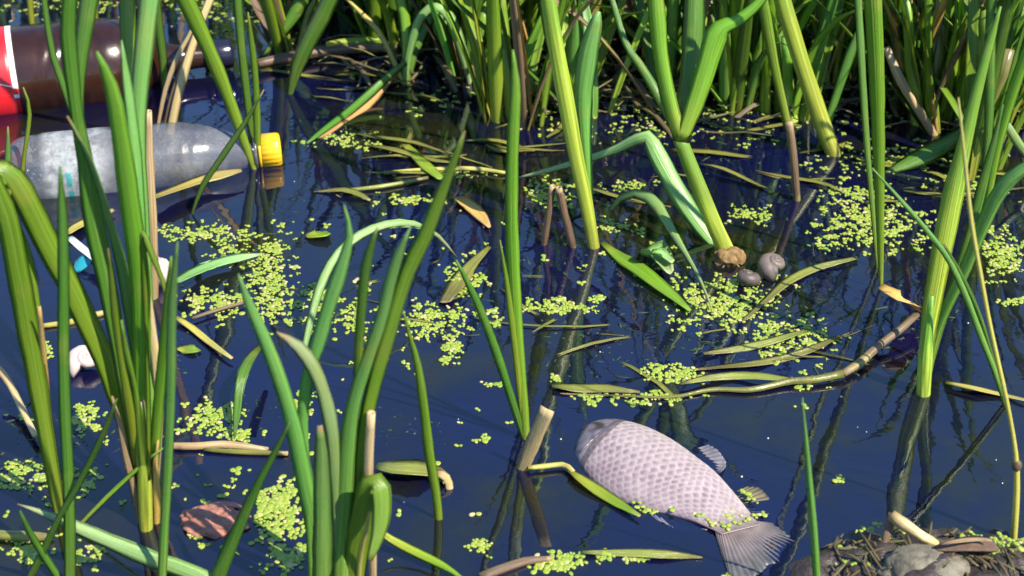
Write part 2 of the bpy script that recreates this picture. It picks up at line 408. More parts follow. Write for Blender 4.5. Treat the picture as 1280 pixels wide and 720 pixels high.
mesh('tamper_band', V, Fc, ymat, bt, At)
def residue_mat():
    m, t, out = new_mat('label_residue'); b = NB(t); al = b.attr('along').outputs['Fac']; ac = b.attr('across').outputs['Fac']
    geo = b.n('TexCoord').outputs['Object']; v = b.noise(geo, 70, 5, .7)
    c = b.ramp(al, [(0, (.42, .41, .42)), (.30, (.50, .53, .53)), (.56, (.46, .48, .48)), (1, (.42, .42, .43))])
    teal = b.math('MULTIPLY', b.math('LESS_THAN', b.math('ABSOLUTE', b.math('SUBTRACT', al, .36)), .035), b.math('LESS_THAN', b.math('ABSOLUTE', b.math('SUBTRACT', b.math('FRACT', b.math('ADD', ac, .45)), .44)), .07))
    c = b.mix(teal, c, (.03, .46, .46)); c = b.mix(b.math('MULTIPLY', b.math('SUBTRACT', v, .5, True), 1.3, True), c, (.3, .28, .29))
    p = b.n('BsdfPrincipled'); b.l(c, p.inputs['Base Color']); p.inputs['Roughness'].default_value = .4
    tr = b.n('BsdfTransparent'); mx = b.n('MixShader')
    e = b.math('MULTIPLY', b.math('MULTIPLY', al, 9, True), b.math('MULTIPLY', b.math('SUBTRACT', 1, al), 4, True))
    b.l(b.math('MULTIPLY', e, b.math('MULTIPLY', b.math('SUBTRACT', v, .28), 2.0), True), mx.inputs[0])
    b.l(tr.outputs[0], mx.inputs[1]); b.l(p.outputs[0], mx.inputs[2]); b.l(mx.outputs[0], out.inputs[0]); return m
t0 = (at(48, 205, .012) - A).length; t1 = (at(150, 200, .012) - A).length
V, Fc, At = lathe(A, B, [(t0 + (t1 - t0) * i / 24, rc * 1.02) for i in range(25)], 56, ripple=rip)
mesh('label_residue', V, Fc[:-2], residue_mat(), bt, At)

# ------------------------------------------------------------------ fish
UP = [(714, 536), (735, 524), (772, 523), (806, 531), (840, 547), (868, 566), (893, 586), (918, 614), (936, 638), (950, 656)]
LO = [(714, 543), (719, 566), (735, 592), (764, 615), (798, 630), (836, 639), (864, 648), (882, 657), (894, 663), (902, 668)]
NS, NT = 260, 176
up = [at(x, y, .003) for x, y in UP]; lo = [at(x, y, .003) for x, y in LO]
us = spline(up, NS); ls = spline(lo, NS)
fc = at(830, 595, 0)
fish = thing('dead_fish', 'dead pale pink scaled fish floating on its side in open water', 'fish', fc)
def fish_pt(i, t, off=0.0):
    s = i / (NS - 1); U, L = Vector(us[i]), Vector(ls[i])
    c = (U + L) / 2; h = (U - L) / 2; hw = h.length
    a = math.pi * t                              # t 0..1 over the upper flank, 1..2 underneath
    tk = hw * .42 * min(1, (s / .14 + .12)) ** .7 * (1 - .30 * s) * (1 - .95 * max(0, (s - .70) / .30) ** 1.2)
    zc = -.0075 * max(0, (.18 - s) / .18) ** 1.3 + .0060 * max(0, (s - .60) / .4) - .0060
    return c + h * math.cos(a) + Vector((0, 0, zc)) + Vector((0, 0, 1)) * ((tk + off) * (abs(math.sin(a)) ** .85) * (1 if t <= 1 else -1))
def scale_pat(i, t):                             # distance 0..1 from the root of the scale that lies on top to its free edge
    s = i / (NS - 1); wob = noise.noise(Vector((s * 9, t * 4, 1)))
    row = t * 18 + .25 * wob; col = s * 27 + .35 * noise.noise(Vector((s * 8, t * 5, 7)))
    q0 = math.floor(row); best = (1e9, 0)
    for q in (q0 - 1, q0, q0 + 1, q0 + 2):
        off = .5 * (q % 2); c0 = math.floor(col - off) + off
        for c in (c0 - 1, c0, c0 + 1):
            d = math.sqrt((col - c) ** 2 + ((row - q) / 1.05) ** 2)
            if d < 1 and col >= c - .35 and c < best[0]: best = (c, d)
    return best[1]
V, cols, Fc = [], [], []
for i in range(NS):
    s = i / (NS - 1)
    fade = min(1, max(0, (s - .20) / .05)) * min(1, max(0, (.98 - s) / .06))
    for j in range(NT):
        t = 2 * j / NT
        b = scale_pat(i, t) if t <= 1 else 0
        p = fish_pt(i, t) + Vector((0, 0, 1)) * (.0007 * b * fade * (1 if t <= 1 else 0)); V.append(p)
        n1 = noise.noise(p * 60) * .5 + .5; n2 = noise.noise(p * 300) * .5 + .5
        pale = Vector((.34, .275, .28)).lerp(Vector((.17, .125, .14)), max(0, min(1, (t - .45) * 1.5 + .5 * (n1 - .5)))); dark = Vector((.155, .105, .13)); back = Vector((.44, .39, .38))  # light and shade put into the colour: mauve toward the shaded lower left
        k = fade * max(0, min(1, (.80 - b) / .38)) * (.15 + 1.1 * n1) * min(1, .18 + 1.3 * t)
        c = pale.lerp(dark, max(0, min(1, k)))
        c = c.lerp(back, max(0, .6 - t * 2.0)) if t < 1 else c  # upper right edge painted near white as its sunlit highlight
        c = c.lerp(Vector((.56, .44, .24)), .30 * max(0, s - .84) / .16 * n2)
        if s > .90: c = c.lerp(Vector((.13, .10, .10)), min(1, (s - .90) / .09) * .9)
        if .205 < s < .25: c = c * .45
        if s < .20: c = Vector((.20, .16, .19)).lerp(Vector((.07, .06, .075)), max(0, min(1, noise.noise(p * 110) * 1.8 + .3)))
        c = c * (.78 + .44 * n2)
        cols.append((c.x, c.y, c.z, 1))
for i in range(NS - 1):
    for j in range(NT):
        m = (j + 1) % NT; Fc.append((i * NT + j, (i + 1) * NT + j, (i + 1) * NT + m, i * NT + m))
Fc.append(tuple(range(NT))); Fc.append(tuple((NS - 1) * NT + j for j in range(NT - 1, -1, -1)))
def fish_mat(name='fish_skin', trans=0.0):
    m, t, out = new_mat(name); b = NB(t); p = b.n('BsdfPrincipled'); b.l(b.attr('tint').outputs['Color'], p.inputs['Base Color'])
    v = b.noise(b.n('TexCoord').outputs['Object'], 500, 3)
    p.inputs['Roughness'].default_value = .38; p.inputs['Specular IOR Level'].default_value = .45
    p.inputs['Coat Weight'].default_value = .06; p.inputs['Coat Roughness'].default_value = .2
    b.l(b.bump(v, .15, .0008), p.inputs['Normal'])
    if trans:
        tr = b.n('BsdfTransparent'); mx = b.n('MixShader'); mx.inputs[0].default_value = trans
        b.l(p.outputs[0], mx.inputs[1]); b.l(tr.outputs[0], mx.inputs[2]); b.l(mx.outputs[0], out.inputs[0])
    else: b.l(p.outputs[0], out.inputs[0])
    return m
FM = fish_mat(); FIN = fish_mat('fish_fin', .45)
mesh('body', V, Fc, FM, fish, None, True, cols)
# gill cover: a plate proud of the head
V, cols, Fc = [], [], []; gi, gj = 34, 40
for i in range(gi):
    for j in range(gj):
        t = .03 + .80 * j / (gj - 1)
        e = .245 - .10 * t + .03 * math.sin(math.pi * t)
        s = .10 + (e - .10) * i / (gi - 1)
        p = fish_pt(min(NS - 1, int(s * (NS - 1))), t, .0022 if i < gi - 1 else -.001); V.append(p)
        c = Vector((.17, .14, .17)).lerp(Vector((.04, .03, .035)), min(1, max(0, noise.noise(p * 110 + Vector((3, 1, 2))) + .15) * 2.2)) * (.7 + .5 * (noise.noise(p * 180) * .5 + .5)); 
        if i > gi - 4: c = Vector((.05, .045, .06))
        cols.append((c.x, c.y, c.z, 1))
for i in range(gi - 1):
    for j in range(gj - 1): Fc.append((i * gj + j, (i + 1) * gj + j, (i + 1) * gj + j + 1, i * gj + j + 1))
mesh('gill_cover', V, Fc, FM, fish, None, True, cols)
eye = fish_pt(int(.115 * NS), .42, .0012)
def ball(c, r, k=10, sq=(1, 1, 1)):
    V, Fc = [], []
    for i in range(k + 1):
        for j in range(2 * k):
            a, b = math.pi * i / k, math.pi * j / k
            V.append(c + Vector((math.sin(a) * math.cos(b) * sq[0], math.sin(a) * math.sin(b) * sq[1], math.cos(a) * sq[2])) * r)
    for i in range(k):
        for j in range(2 * k):
            m = (j + 1) % (2 * k); Fc.append((i * 2 * k + j, (i + 1) * 2 * k + j, (i + 1) * 2 * k + m, i * 2 * k + m))
    return V, Fc
mp = [fish_pt(int(q * NS), .30 + .25 * k / 6, .0012) for k, q in enumerate((.012, .02, .03, .04, .05, .055, .06))]
mesh('mouth', *tube_mesh(mp, [.0004, .0010, .0012, .0012, .0010, .0008, .0003], 6)[:2], simple('mouth_skin', (.12, .08, .09), .4, .3, 90, .2), fish)
eo = mesh('eye', *ball(eye, .0030, 10, (1, 1, .6)), simple('fish_eye', (.03, .025, .02), .15, .1, 30, 0), fish)
def fin(name, root, tipsA, base_col, tip_col, z0, z1, rays=14, notch=None):
    """root: two pixels; tipsA: pixels along the outer edge; corrugated fin with rays"""
    V, cols, Fc = [], [], []; n, m = rays * 4, 10
    rr = [at(x, y, z0) for x, y in root]; tt = [at(x, y, z1) for x, y in tipsA]
    edge = spline(tt, n)
    for layer in (0, 1):
        for i in range(n):
            u = i / (n - 1); r = rr[0].lerp(rr[1], u); e = Vector(edge[i]); ragged = 1 - .06 * (noise.noise(Vector((i * .6, 3, layer * 0))) + .3)
            for j in range(m):
                v = j / (m - 1) * ragged; p = r.lerp(e, v)
                p.z += .0007 * math.cos(u * rays * 2 * math.pi) * (1 - .3 * v) + .002 * math.sin(u * 7) * v - (.0006 if layer else 0)
                V.append(p); c = Vector(base_col).lerp(Vector(tip_col), v) * (.75 + .5 * (math.cos(u * rays * 2 * math.pi) * .5 + .5)) * (.85 + .3 * noise.noise(p * 150)); cols.append((*c, 1))
    K = n * m
    for i in range(n - 1):
        for j in range(m - 1):
            a = i * m + j; Fc.append((a, a + m, a + m + 1, a + 1)); Fc.append((K + a, K + a + 1, K + a + m + 1, K + a + m))
    for j in range(m - 1):
        Fc.append((j, j + 1, K + j + 1, K + j)); a = (n - 1) * m + j; Fc.append((a, K + a, K + a + 1, a + 1))
    for i in range(n - 1):
        a = i * m; Fc.append((a, K + a, K + a + m, a + m)); a += m - 1; Fc.append((a, a + m, K + a + m, K + a))
    return mesh(name, V, Fc, FIN, fish, None, True, cols)
fin('tail_fin', [(894, 664), (946, 652)], [(904, 700), (914, 722), (934, 727), (952, 718), (962, 706), (972, 704), (990, 704), (1001, 690), (990, 672), (966, 656)], (.36, .28, .27), (.11, .12, .125), .0016, .0007, 22)
fin('dorsal_fin', [(868, 562), (896, 592)], [(886, 556), (905, 572), (908, 580), (900, 592)], (.50, .42, .44), (.26, .25, .28), -.002, .004, 9)
fin('rear_fin', [(918, 616), (942, 646)], [(935, 608), (952, 614), (968, 632), (958, 646)], (.30, .24, .13), (.15, .13, .07), -.0005, .0006, 11)
fin('belly_fin', [(800, 636), (872, 661)], [(818, 650), (845, 662), (872, 664), (884, 664)], (.52, .48, .52), (.33, .32, .38), -.001, -.001, 10)

# ------------------------------------------------------------------ foreground reeds (one thing per rooted plant)
def plant(label, px, py, name='reed_plant', cat='reed', group=None): return thing(name, label, cat, at(px, py, 0), group)
L = leaf
# big left clump
a = plant('big clump of broad leaves in front of the clear bottle', 183, 655, 'reed_clump')
L(a, [(182, 652, 9), (178, 600, 12), (176, 540, 18), (176, 440, 24), (174, 350, 27), (165, 280, 28), (157, 220, 27), (150, 170, 24), (141, 118, 20), (128, 80, 12), (121, 64, 3)], G_, -.05, 18)
L(a, [(184, 655, 8), (184, 540, 12), (180, 420, 14), (176, 300, 16), (170, 200, 17), (164, 140, 16), (158, 95, 12), (152, 50, 2)], GB, .05, -14)
L(a, [(186, 655, 8), (187, 540, 14), (184, 400, 16), (178, 280, 18), (172, 180, 20), (173, 120, 24), (180, 50, 27), (187, -10, 28)], GB, .10, 24, ext=.22)
L(a, [(187, 655, 8), (188, 560, 12), (182, 400, 14), (174, 250, 16), (166, 120, 20), (161, 40, 22), (160, -10, 22)], G_, .14, -20, ext=.2)
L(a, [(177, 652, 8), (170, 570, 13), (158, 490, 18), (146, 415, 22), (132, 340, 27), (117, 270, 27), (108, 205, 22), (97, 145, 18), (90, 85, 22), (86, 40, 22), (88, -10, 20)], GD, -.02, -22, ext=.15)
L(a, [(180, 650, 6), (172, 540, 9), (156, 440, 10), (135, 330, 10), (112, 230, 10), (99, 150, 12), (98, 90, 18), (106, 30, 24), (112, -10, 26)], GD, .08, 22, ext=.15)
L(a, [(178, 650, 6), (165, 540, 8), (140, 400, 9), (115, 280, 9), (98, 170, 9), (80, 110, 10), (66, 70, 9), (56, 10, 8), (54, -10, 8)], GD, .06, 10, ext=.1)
L(a, [(183, 648, 8), (180, 560, 9), (172, 470, 12), (160, 380, 17), (148, 318, 15), (134, 270, 11), (120, 222, 9), (102, 178, 8), (84, 145, 3)], GB, -.02, 25)
L(a, [(180, 650, 8), (172, 590, 13), (166, 540, 14), (158, 490, 12), (150, 445, 9), (144, 400, 10), (139, 350, 8), (135, 310, 2)], GY, -.06, 10)
L(a, [(184, 652, 8), (181, 600, 12), (176, 540, 12), (168, 480, 7), (158, 440, 9), (152, 400, 3)], GY, -.07, -10)
L(a, [(176, 640, 10), (160, 540, 22), (138, 465, 28), (112, 405, 32), (88, 355, 33), (62, 306, 34), (42, 265, 34), (22, 228, 34), (5, 212, 30), (-14, 210, 26)], G_, -.03, -30, -8, ext=.08)
L(a, [(187, 652, 10), (192, 580, 14), (198, 500, 15), (205, 430, 14), (210, 370, 11), (214, 320, 3)], G_, -.05, 15)
L(a, [(194, 640, 6), (197, 560, 10), (198, 500, 14), (194, 450, 14), (188, 400, 12), (186, 360, 3)], TAN, .02, 20, name='dead_leaf')
L(a, [(176, 655, 8), (168, 610, 12), (158, 570, 12), (150, 530, 8), (140, 495, 3)], TAN, -.02, -10, name='dead_leaf')
L(a, [(196, 655, 10), (196, 620, 12), (194, 580, 8), (198, 550, 3)], ORG, -.01, 0, name='dead_leaf')
L(a, [(186, 600, 5), (184, 450, 6), (180, 330, 8), (178, 290, 9), (190, 318, 9), (203, 350, 7), (210, 385, 3)], G_, -.02, 10, root=False, zb=.05)
stem(a, [(183, 660, 18), (181, 600, 20), (178, 550, 18), (176, 500, 12)], STM, 0.0)
a = plant('tall tan broken-off reed stalk in front of the clear bottle', 192, 368, 'dry_stalk', 'dead reed')
stem(a, [(192, 372, 13), (192, 320, 12), (189, 250, 13), (186, 190, 13), (184, 139, 13)], TAN, .0, name='stalk', open_end=True, bump=.2)
L(a, [(186, 360, 4), (186, 300, 5), (183, 230, 6), (180, 170, 7), (181, 140, 5)], STR, -.005, 10, name='dry_sheath')
a = plant('long light green blade crossing the big left clump, rooted at bottom edge', 202, 745)
L(a, [(201, 748, 10), (203, 700, 13), (206, 640, 13), (210, 560, 14), (213, 470, 14), (214, 400, 13), (217, 350, 10), (222, 302, 2)], GB, -.05, 16)

# left edge pair
a = plant('broad bright green leaves with brown edge at the far left', 78, 655)
L(a, [(77, 655, 14), (69, 605, 20), (57, 535, 23), (46, 470, 28), (34, 400, 32), (23, 340, 32), (10, 275, 30), (-8, 228, 26)], G_, -.04, -12, ext=.12)
L(a, [(72, 640, 8), (62, 540, 11), (52, 450, 12), (42, 360, 12), (33, 310, 9), (22, 274, 2)], GY, -.02, 8)
L(a, [(72, 630, 4), (62, 540, 7), (57, 470, 8), (52, 420, 8), (49, 383, 5)], ORG, -.05, 5, name='dead_leaf')
a = plant('single dark green upright blade beside broad left leaves, rooted at bottom edge', 88, 735)
L(a, [(88, 740, 16), (88, 680, 17), (86, 600, 16), (82, 520, 16), (80, 440, 16), (80, 360, 16), (79, 290, 15), (77, 245, 10), (75, 207, 2)], GD, -.02, -16)
a = plant('short yellowish curled shoot at the left edge beside the clear bottle base', 27, 245)
L(a, [(26, 250, 6), (29, 205, 6), (34, 170, 6), (37, 142, 6), (34, 122, 4), (29, 109, 2)], GY, 0, 0)
L(a, [(8, 262, 9), (9, 215, 10), (10, 185, 8), (10, 158, 2)], GB, 0, 5)
a = plant('pale wide leaf leaning flat across the bottom left corner', 300, 760)
L(a, [(310, 752, 20), (262, 728, 24), (225, 712, 24), (190, 700, 25), (145, 681, 22), (105, 664, 19), (65, 646, 12), (22, 630, 2)], GP, .03, 22, root=True)
a = plant('narrow shaded blade leaning left under the pale corner leaf', 80, 728)
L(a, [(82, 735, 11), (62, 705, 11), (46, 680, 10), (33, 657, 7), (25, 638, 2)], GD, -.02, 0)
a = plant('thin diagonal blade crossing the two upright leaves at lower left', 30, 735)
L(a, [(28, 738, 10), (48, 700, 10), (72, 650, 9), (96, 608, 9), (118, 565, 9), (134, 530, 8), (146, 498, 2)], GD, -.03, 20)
L(a, [(92, 664, 5), (115, 640, 6), (140, 615, 7), (165, 592, 6), (188, 572, 5), (207, 558, 2)], GY, .0, 10, root=True)

# centre clump
a = plant('central clump of tall glossy leaves rooted at the bottom edge', 430, 735, 'reed_clump')
L(a, [(400, 745, 22), (392, 660, 24), (382, 610, 24), (372, 560, 23), (360, 510, 21), (342, 455, 20), (325, 412, 17), (310, 378, 12), (298, 342, 2)], GB, -.03, 16)
L(a, [(426, 745, 12), (424, 680, 16), (420, 590, 18), (414, 530, 20), (403, 485, 20), (390, 455, 20), (374, 434, 18), (358, 422, 10), (346, 415, 2)], GP, -.02, -18)
L(a, [(440, 745, 12), (442, 640, 14), (445, 540, 13), (447, 460, 13), (450, 400, 14), (455, 345, 14), (462, 312, 12), (472, 284, 2)], GD, -.02, 20)
L(a, [(424, 748, 26), (426, 680, 26), (430, 610, 24), (436, 535, 22), (446, 487, 20), (462, 440, 18), (476, 398, 17), (488, 350, 16), (498, 318, 13), (513, 284, 2)], GB, -.02, 16)
L(a, [(448, 745, 14), (450, 660, 17), (452, 590, 19), (458, 530, 20), (469, 478, 20), (484, 425, 21), (498, 375, 22), (512, 335, 22), (530, 300, 21), (545, 262, 19), (560, 222, 14), (572, 190, 10), (581, 163, 2)], G_, -.03, -20)
L(a, [(440, 745, 30), (446, 690, 32), (452, 650, 33), (458, 618, 33), (466, 603, 30), (475, 612, 30), (477, 640, 26), (472, 670, 20), (462, 700, 8)], G_, -.05, 0, fold=.12, n=26)
L(a, [(474, 664, 9), (492, 676, 13), (515, 688, 14), (540, 700, 13), (562, 712, 9), (592, 734, 3)], GY, -.03, 10, zb=.02, root=False, end='water')
stem(a, [(466, 748, 10), (466, 690, 11), (461, 620, 12), (461, 570, 13), (464, 516, 12)], TAN, -.01, name='dry_stalk', open_end=True, bump=.2)
L(a, [(448, 745, 8), (450, 700, 8), (456, 670, 7), (462, 640, 4)], STR, -.03, 0, name='dead_leaf')
a = plant('broad bluish blunt blade standing in front of the central clump', 405, 768)
L(a, [(405, 772, 28), (404, 720, 28), (404, 660, 26), (403, 610, 23), (402, 565, 19), (400, 532, 8)], GB, -.01, -12, fold=.4)
L(a, [(392, 748, 14), (388, 660, 15), (380, 580, 15), (378, 520, 16), (386, 465, 18), (398, 425, 20), (411, 380, 20), (423, 345, 19), (433, 312, 14), (437, 288, 9), (430, 256, 2)], GB, -.01, 14)
a = plant('slim shaded blade leaning right from the bottom edge beside the reddish stone', 265, 740)
L(a, [(262, 748, 20), (278, 705, 20), (298, 658, 16), (322, 606, 12), (345, 562, 8), (364, 525, 2)], GD, -.02, 14)
a = plant('pale leaf arching over the open water in a half circle', 380, 440)
L(a, [(378, 445, 8), (388, 400, 11), (400, 358, 13), (416, 325, 14), (440, 300, 14), (470, 284, 13), (503, 278, 12), (528, 283, 9), (550, 297, 6), (571, 322, 2)], GP, .05, 10, end='water')
a = plant('lone slim blade leaning beside the curled dark floating leaf', 548, 648)
L(a, [(548, 650, 11), (545, 618, 13), (536, 565, 14), (529, 505, 13), (521, 452, 10), (512, 420, 6), (504, 388, 2)], G_, -.02, 12)
a = plant('slim upright three-bladed reed left of the dead fish', 657, 548)
L(a, [(657, 550, 12), (653, 500, 15), (647, 435, 17), (641, 340, 19), (639, 250, 18), (641, 170, 17), (644, 110, 14), (641, 62, 3)], G_, .0, 16)
L(a, [(656, 548, 8), (649, 480, 9), (641, 410, 9), (633, 350, 7), (625, 300, 2)], GY, -.02, -10)
L(a, [(655, 549, 8), (641, 505, 11), (626, 458, 12), (607, 405, 12), (590, 365, 10), (570, 325, 3)], GD, -.02, 15)
a = plant('short tan cut reed stub beside the fish head', 660, 582, 'cut_stub', 'dead reed')
L(a, [(653, 588, 18), (660, 568, 21), (670, 544, 22), (684, 511, 22)], TAN, -.012, 8, fold=.12, name='stub')
float_stem(a, [(660, 585, 6), (680, 583, 7), (705, 581, 7), (716, 590, 7)], STR, .004, 'side_shoot')
flat_leaf(a, [(712, 588, 6), (735, 605, 12), (765, 625, 13), (800, 645, 4)], GY, .003, 'leaf')
flat_leaf(a, [(658, 585, 8), (675, 602, 12), (700, 620, 6)], OLV, -.004, 'sunken_leaf')
a = plant('thin green spike standing alone near the fish tail', 1022, 740)
L(a, [(1022, 745, 11), (1018, 680, 11), (1013, 620, 10), (1008, 560, 7), (1003, 497, 1.5)], GB, -.02, 10)

# middle plants
a = plant('thick lime green stem with a bluish folded leaf in mid water', 740, 305, 'reed_plant')
stem(a, [(742, 308, 17), (733, 255, 19), (718, 185, 22), (708, 130, 24), (697, 70, 23), (686, 5, 21), (678, -50, 18)], STM, .02, ext=.12)
L(a, [(738, 290, 8), (733, 230, 12), (727, 170, 20), (724, 120, 26), (730, 70, 28), (740, 35, 20), (748, 14, 5)], GB, .0, 30, 20, fold=.9)
L(a, [(700, 90, 20), (690, 40, 24), (683, -5, 22)], G_, -.01, 10, root=False, zb=.12, ext=.25)
a = plant('biggest reed with leaning lime stem and wide folded leaf, brown bulb at base', 908, 322, 'reed_clump')
stem(a, [(912, 322, 24), (895, 286, 23), (876, 240, 22), (858, 195, 21), (848, 168, 20)], STM, .02)
L(a, [(850, 176, 20), (836, 130, 20), (824, 70, 22), (818, 0, 24), (814, -40, 24)], G_, .03, 22, root=False, zb=.132, ext=.25, fold=.5)
L(a, [(850, 172, 14), (828, 130, 14), (802, 85, 12), (782, 55, 10), (765, 0, 8)], GD, .08, 10, root=False, zb=.13, ext=.1)
L(a, [(852, 178, 22), (862, 110, 28), (868, 50, 29), (870, -10, 28)], GD, .06, -14, root=False, zb=.13, ext=.25, fold=.4)
L(a, [(852, 175, 16), (866, 138, 24), (880, 96, 28), (890, 62, 31), (897, 42, 32), (906, 33, 22), (922, 26, 18), (942, 10, 15), (962, -12, 12)], G_, .02, -10, root=False, zb=.133, ext=.06, n=24, fold=.15)
L(a, [(893, 305, 16), (868, 272, 24), (845, 236, 26), (825, 200, 26), (810, 173, 22), (797, 174, 16), (770, 187, 13), (735, 199, 11), (690, 212, 8), (645, 223, 2)], GP, .0, -15, 20, n=26, fold=.2, end='water')
bulb = simple('root_bulb', (.30, .18, .07), .7, .9, 150, 1, .3, (.07, .045, .02))
V, Fc = ball(at(911, 322, .004), .0125, 24, (1.25, 1, .85)); V = [v + Vector((noise.noise(v * 120), noise.noise(v * 120 + Vector((7, 0, 0))), noise.noise(v * 200))) * .004 for v in V]
mesh('root_bulb', V, Fc, bulb, a)
for k in range(5):
    az = k * 1.3 + .3; p = at(911, 322, .006)
    C = [p + Vector((math.cos(az) * .03 * t, math.sin(az) * .022 * t, .008 * math.sin(t * 2.4) - .03 * t)) for t in (.3, .5, .75, 1)]
    V, Fc, A = tube_mesh(C, [.0014, .0010, .0007, .0003], 6, .3, k); mesh('rootlet', V, Fc, BRN, a, A)
a = plant('small arching leaf bowing left of the big lime stem', 765, 258)
L(a, [(764, 262, 6), (772, 250, 9), (795, 241, 14), (815, 250, 17), (830, 272, 15), (845, 298, 11), (862, 326, 7), (876, 352, 5), (890, 386, 2)], GP, .0, 12, -20, end='water')
a = plant('thick lime stem leaning left at upper right, half in shade', 1040, 190)
stem(a, [(1042, 192, 22), (1022, 138, 24), (1004, 85, 23), (990, 40, 23), (978, 0, 24), (968, -45, 20)], STM, .02, ext=.2)
L(a, [(1030, 165, 12), (1045, 120, 12), (1062, 70, 14), (1075, 35, 8)], GD, .03, 0, zb=.02)
a = plant('green blade rising from a brown stub near the upper right lime stem', 994, 245)
stem(a, [(996, 250, 10), (992, 200, 11), (986, 152, 11)], BRN, .0, name='brown_base')
L(a, [(986, 165, 9), (978, 130, 12), (968, 85, 13), (959, 35, 15), (951, -10, 15)], G_, .02, 14, root=False, zb=.08, ext=.25)
a = plant('tall paired upright blades above a bent brown straw at right', 1100, 355)
L(a, [(1101, 362, 6), (1100, 300, 10), (1098, 200, 16), (1095, 100, 21), (1090, 0, 25), (1086, -40, 26)], G_, .0, 14, ext=.3, fold=.4)
L(a, [(1097, 335, 4), (1091, 260, 7), (1084, 180, 9), (1078, 90, 10), (1073, 0, 11), (1071, -40, 11)], GB, .01, -20, ext=.25)
a = plant('reed clump with bluish arching leaf at the right edge', 1157, 478, 'reed_clump')
stem(a, [(1154, 492, 19), (1157, 440, 19), (1161, 400, 13), (1165, 370, 5)], STM, .0)
L(a, [(1157, 470, 16), (1160, 420, 22), (1167, 375, 25), (1179, 310, 28), (1193, 240, 28), (1206, 180, 20), (1222, 112, 16), (1238, 52, 12), (1251, 8, 3)], STM, .01, -16)
L(a, [(1160, 465, 10), (1168, 420, 14), (1184, 380, 15), (1206, 335, 16), (1224, 290, 18), (1245, 245, 20), (1268, 218, 20), (1292, 204, 18)], GB, -.02, 20, ext=.08)
L(a, [(1162, 460, 8), (1178, 400, 12), (1198, 340, 13), (1216, 280, 14), (1230, 225, 14), (1242, 180, 9), (1254, 130, 2)], GD, .03, -10)
a = plant('thin dry flowering stem curving down the right edge to pale straw base', 1267, 676, 'dry_stalk', 'dead reed')
stem(a, [(1267, 678, 9), (1270, 630, 9), (1271, 590, 8), (1268, 555, 6), (1259, 505, 6), (1248, 455, 6), (1236, 400, 6), (1226, 345, 6), (1214, 275, 6), (1206, 200, 5), (1198, 122, 2)], STR, .02, name='stalk', bump=.1)
mesh('node', *ball(at_y(1271, 582, at(1267, 678).y + .003), .0036, 8, (1, 1, 1.4)), BRN, a)
a = plant('long thin blade reaching diagonally up left from the right edge', 1255, 505)
L(a, [(1258, 510, 6), (1244, 466, 8), (1226, 420, 9), (1208, 372, 9), (1186, 325, 8), (1160, 290, 7), (1130, 255, 6), (1090, 210, 2)], GB, .0, 0)
L(a, [(1256, 505, 5), (1238, 440, 6), (1222, 390, 7), (1204, 350, 7), (1180, 305, 3)], GD, .01, 20)

# upper left plants around the bottles
a = plant('leaning green blades rooted beside the yellow bottle cap', 317, 210)
L(a, [(317, 212, 8), (304, 176, 13), (287, 128, 17), (268, 80, 20), (248, 35, 22), (226, -12, 24)], G_, -.01, 18, ext=.3)
L(a, [(322, 208, 8), (321, 150, 10), (319, 95, 9), (314, 50, 8), (310, 15, 2)], G_, -.02, 10)
L(a, [(318, 205, 7), (311, 140, 10), (303, 70, 12), (297, 0, 12)], GD, .02, 0, ext=.15)
L(a, [(240, 268, 3), (252, 235, 7), (280, 192, 9), (305, 155, 7), (330, 112, 2)], GD, .0, 10)
a = plant('two brown dead stalks between the brown bottle neck and clear bottle', 206, 165, 'dead_stalks', 'dead reed')
L(a, [(212, 168, 12), (222, 120, 13), (236, 70, 12), (250, 30, 11), (266, -10, 12)], TAN, .05, 10, name='dead_leaf', ext=.1)
L(a, [(196, 165, 5), (206, 115, 7), (220, 75, 8), (236, 45, 6), (250, 15, 3)], TAN, .03, 0, name='dead_leaf')
L(a, [(204, 165, 5), (214, 120, 5), (228, 80, 5), (240, 50, 3)], BRN, .03, 20, name='dead_leaf')
a = plant('upright green reed behind the brown bottle shoulder', 205, 110)
L(a, [(206, 115, 8), (203, 70, 12), (198, 30, 13), (194, -8, 12)], GD, -.02, 0, ext=.2)
L(a, [(120, 40, 8), (118, 10, 9), (116, -20, 9)], GY, .0, 0, ext=.15)
L(a, [(40, 30, 8), (38, 10, 9), (36, -20, 9)], GY, .0, 0, ext=.15)

# dark leaning leaves, top centre left
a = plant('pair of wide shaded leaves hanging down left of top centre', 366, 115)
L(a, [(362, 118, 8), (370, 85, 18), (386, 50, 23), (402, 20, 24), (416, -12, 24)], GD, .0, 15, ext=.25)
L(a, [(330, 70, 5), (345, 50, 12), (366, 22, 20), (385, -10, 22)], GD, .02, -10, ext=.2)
a = plant('fan of drooping leaves, one yellowing, dipping into water top centre', 508, 95, 'reed_clump')
L(a, [(508, 78, 8), (490, 92, 10), (462, 118, 12), (430, 145, 12), (404, 164, 9), (380, 182, 2)], GD, .0, 20, end='water', zb=.04, root=False)
L(a, [(504, 80, 6), (488, 98, 9), (466, 124, 13), (446, 143, 13), (424, 158, 9), (400, 172, 3)], ORG, .0, -10, end='water', zb=.035, root=False, name='yellowing_leaf')
L(a, [(506, 105, 8), (512, 62, 11), (526, 22, 13), (545, 9, 14), (563, 24, 16), (577, 62, 15), (585, 92, 10), (588, 116, 3)], GP, .0, 10, -10, n=24)
L(a, [(506, 105, 8), (508, 60, 13), (505, 20, 16), (498, -12, 16)], G_, .03, 10, ext=.25)
L(a, [(508, 105, 8), (520, 60, 12), (535, 30, 12), (550, -12, 12)], GD, .05, 10, ext=.25)
L(a, [(505, 105, 8), (480, 50, 8), (465, 30, 9), (440, 5, 5)], STR, .03, 0, ext=.05)

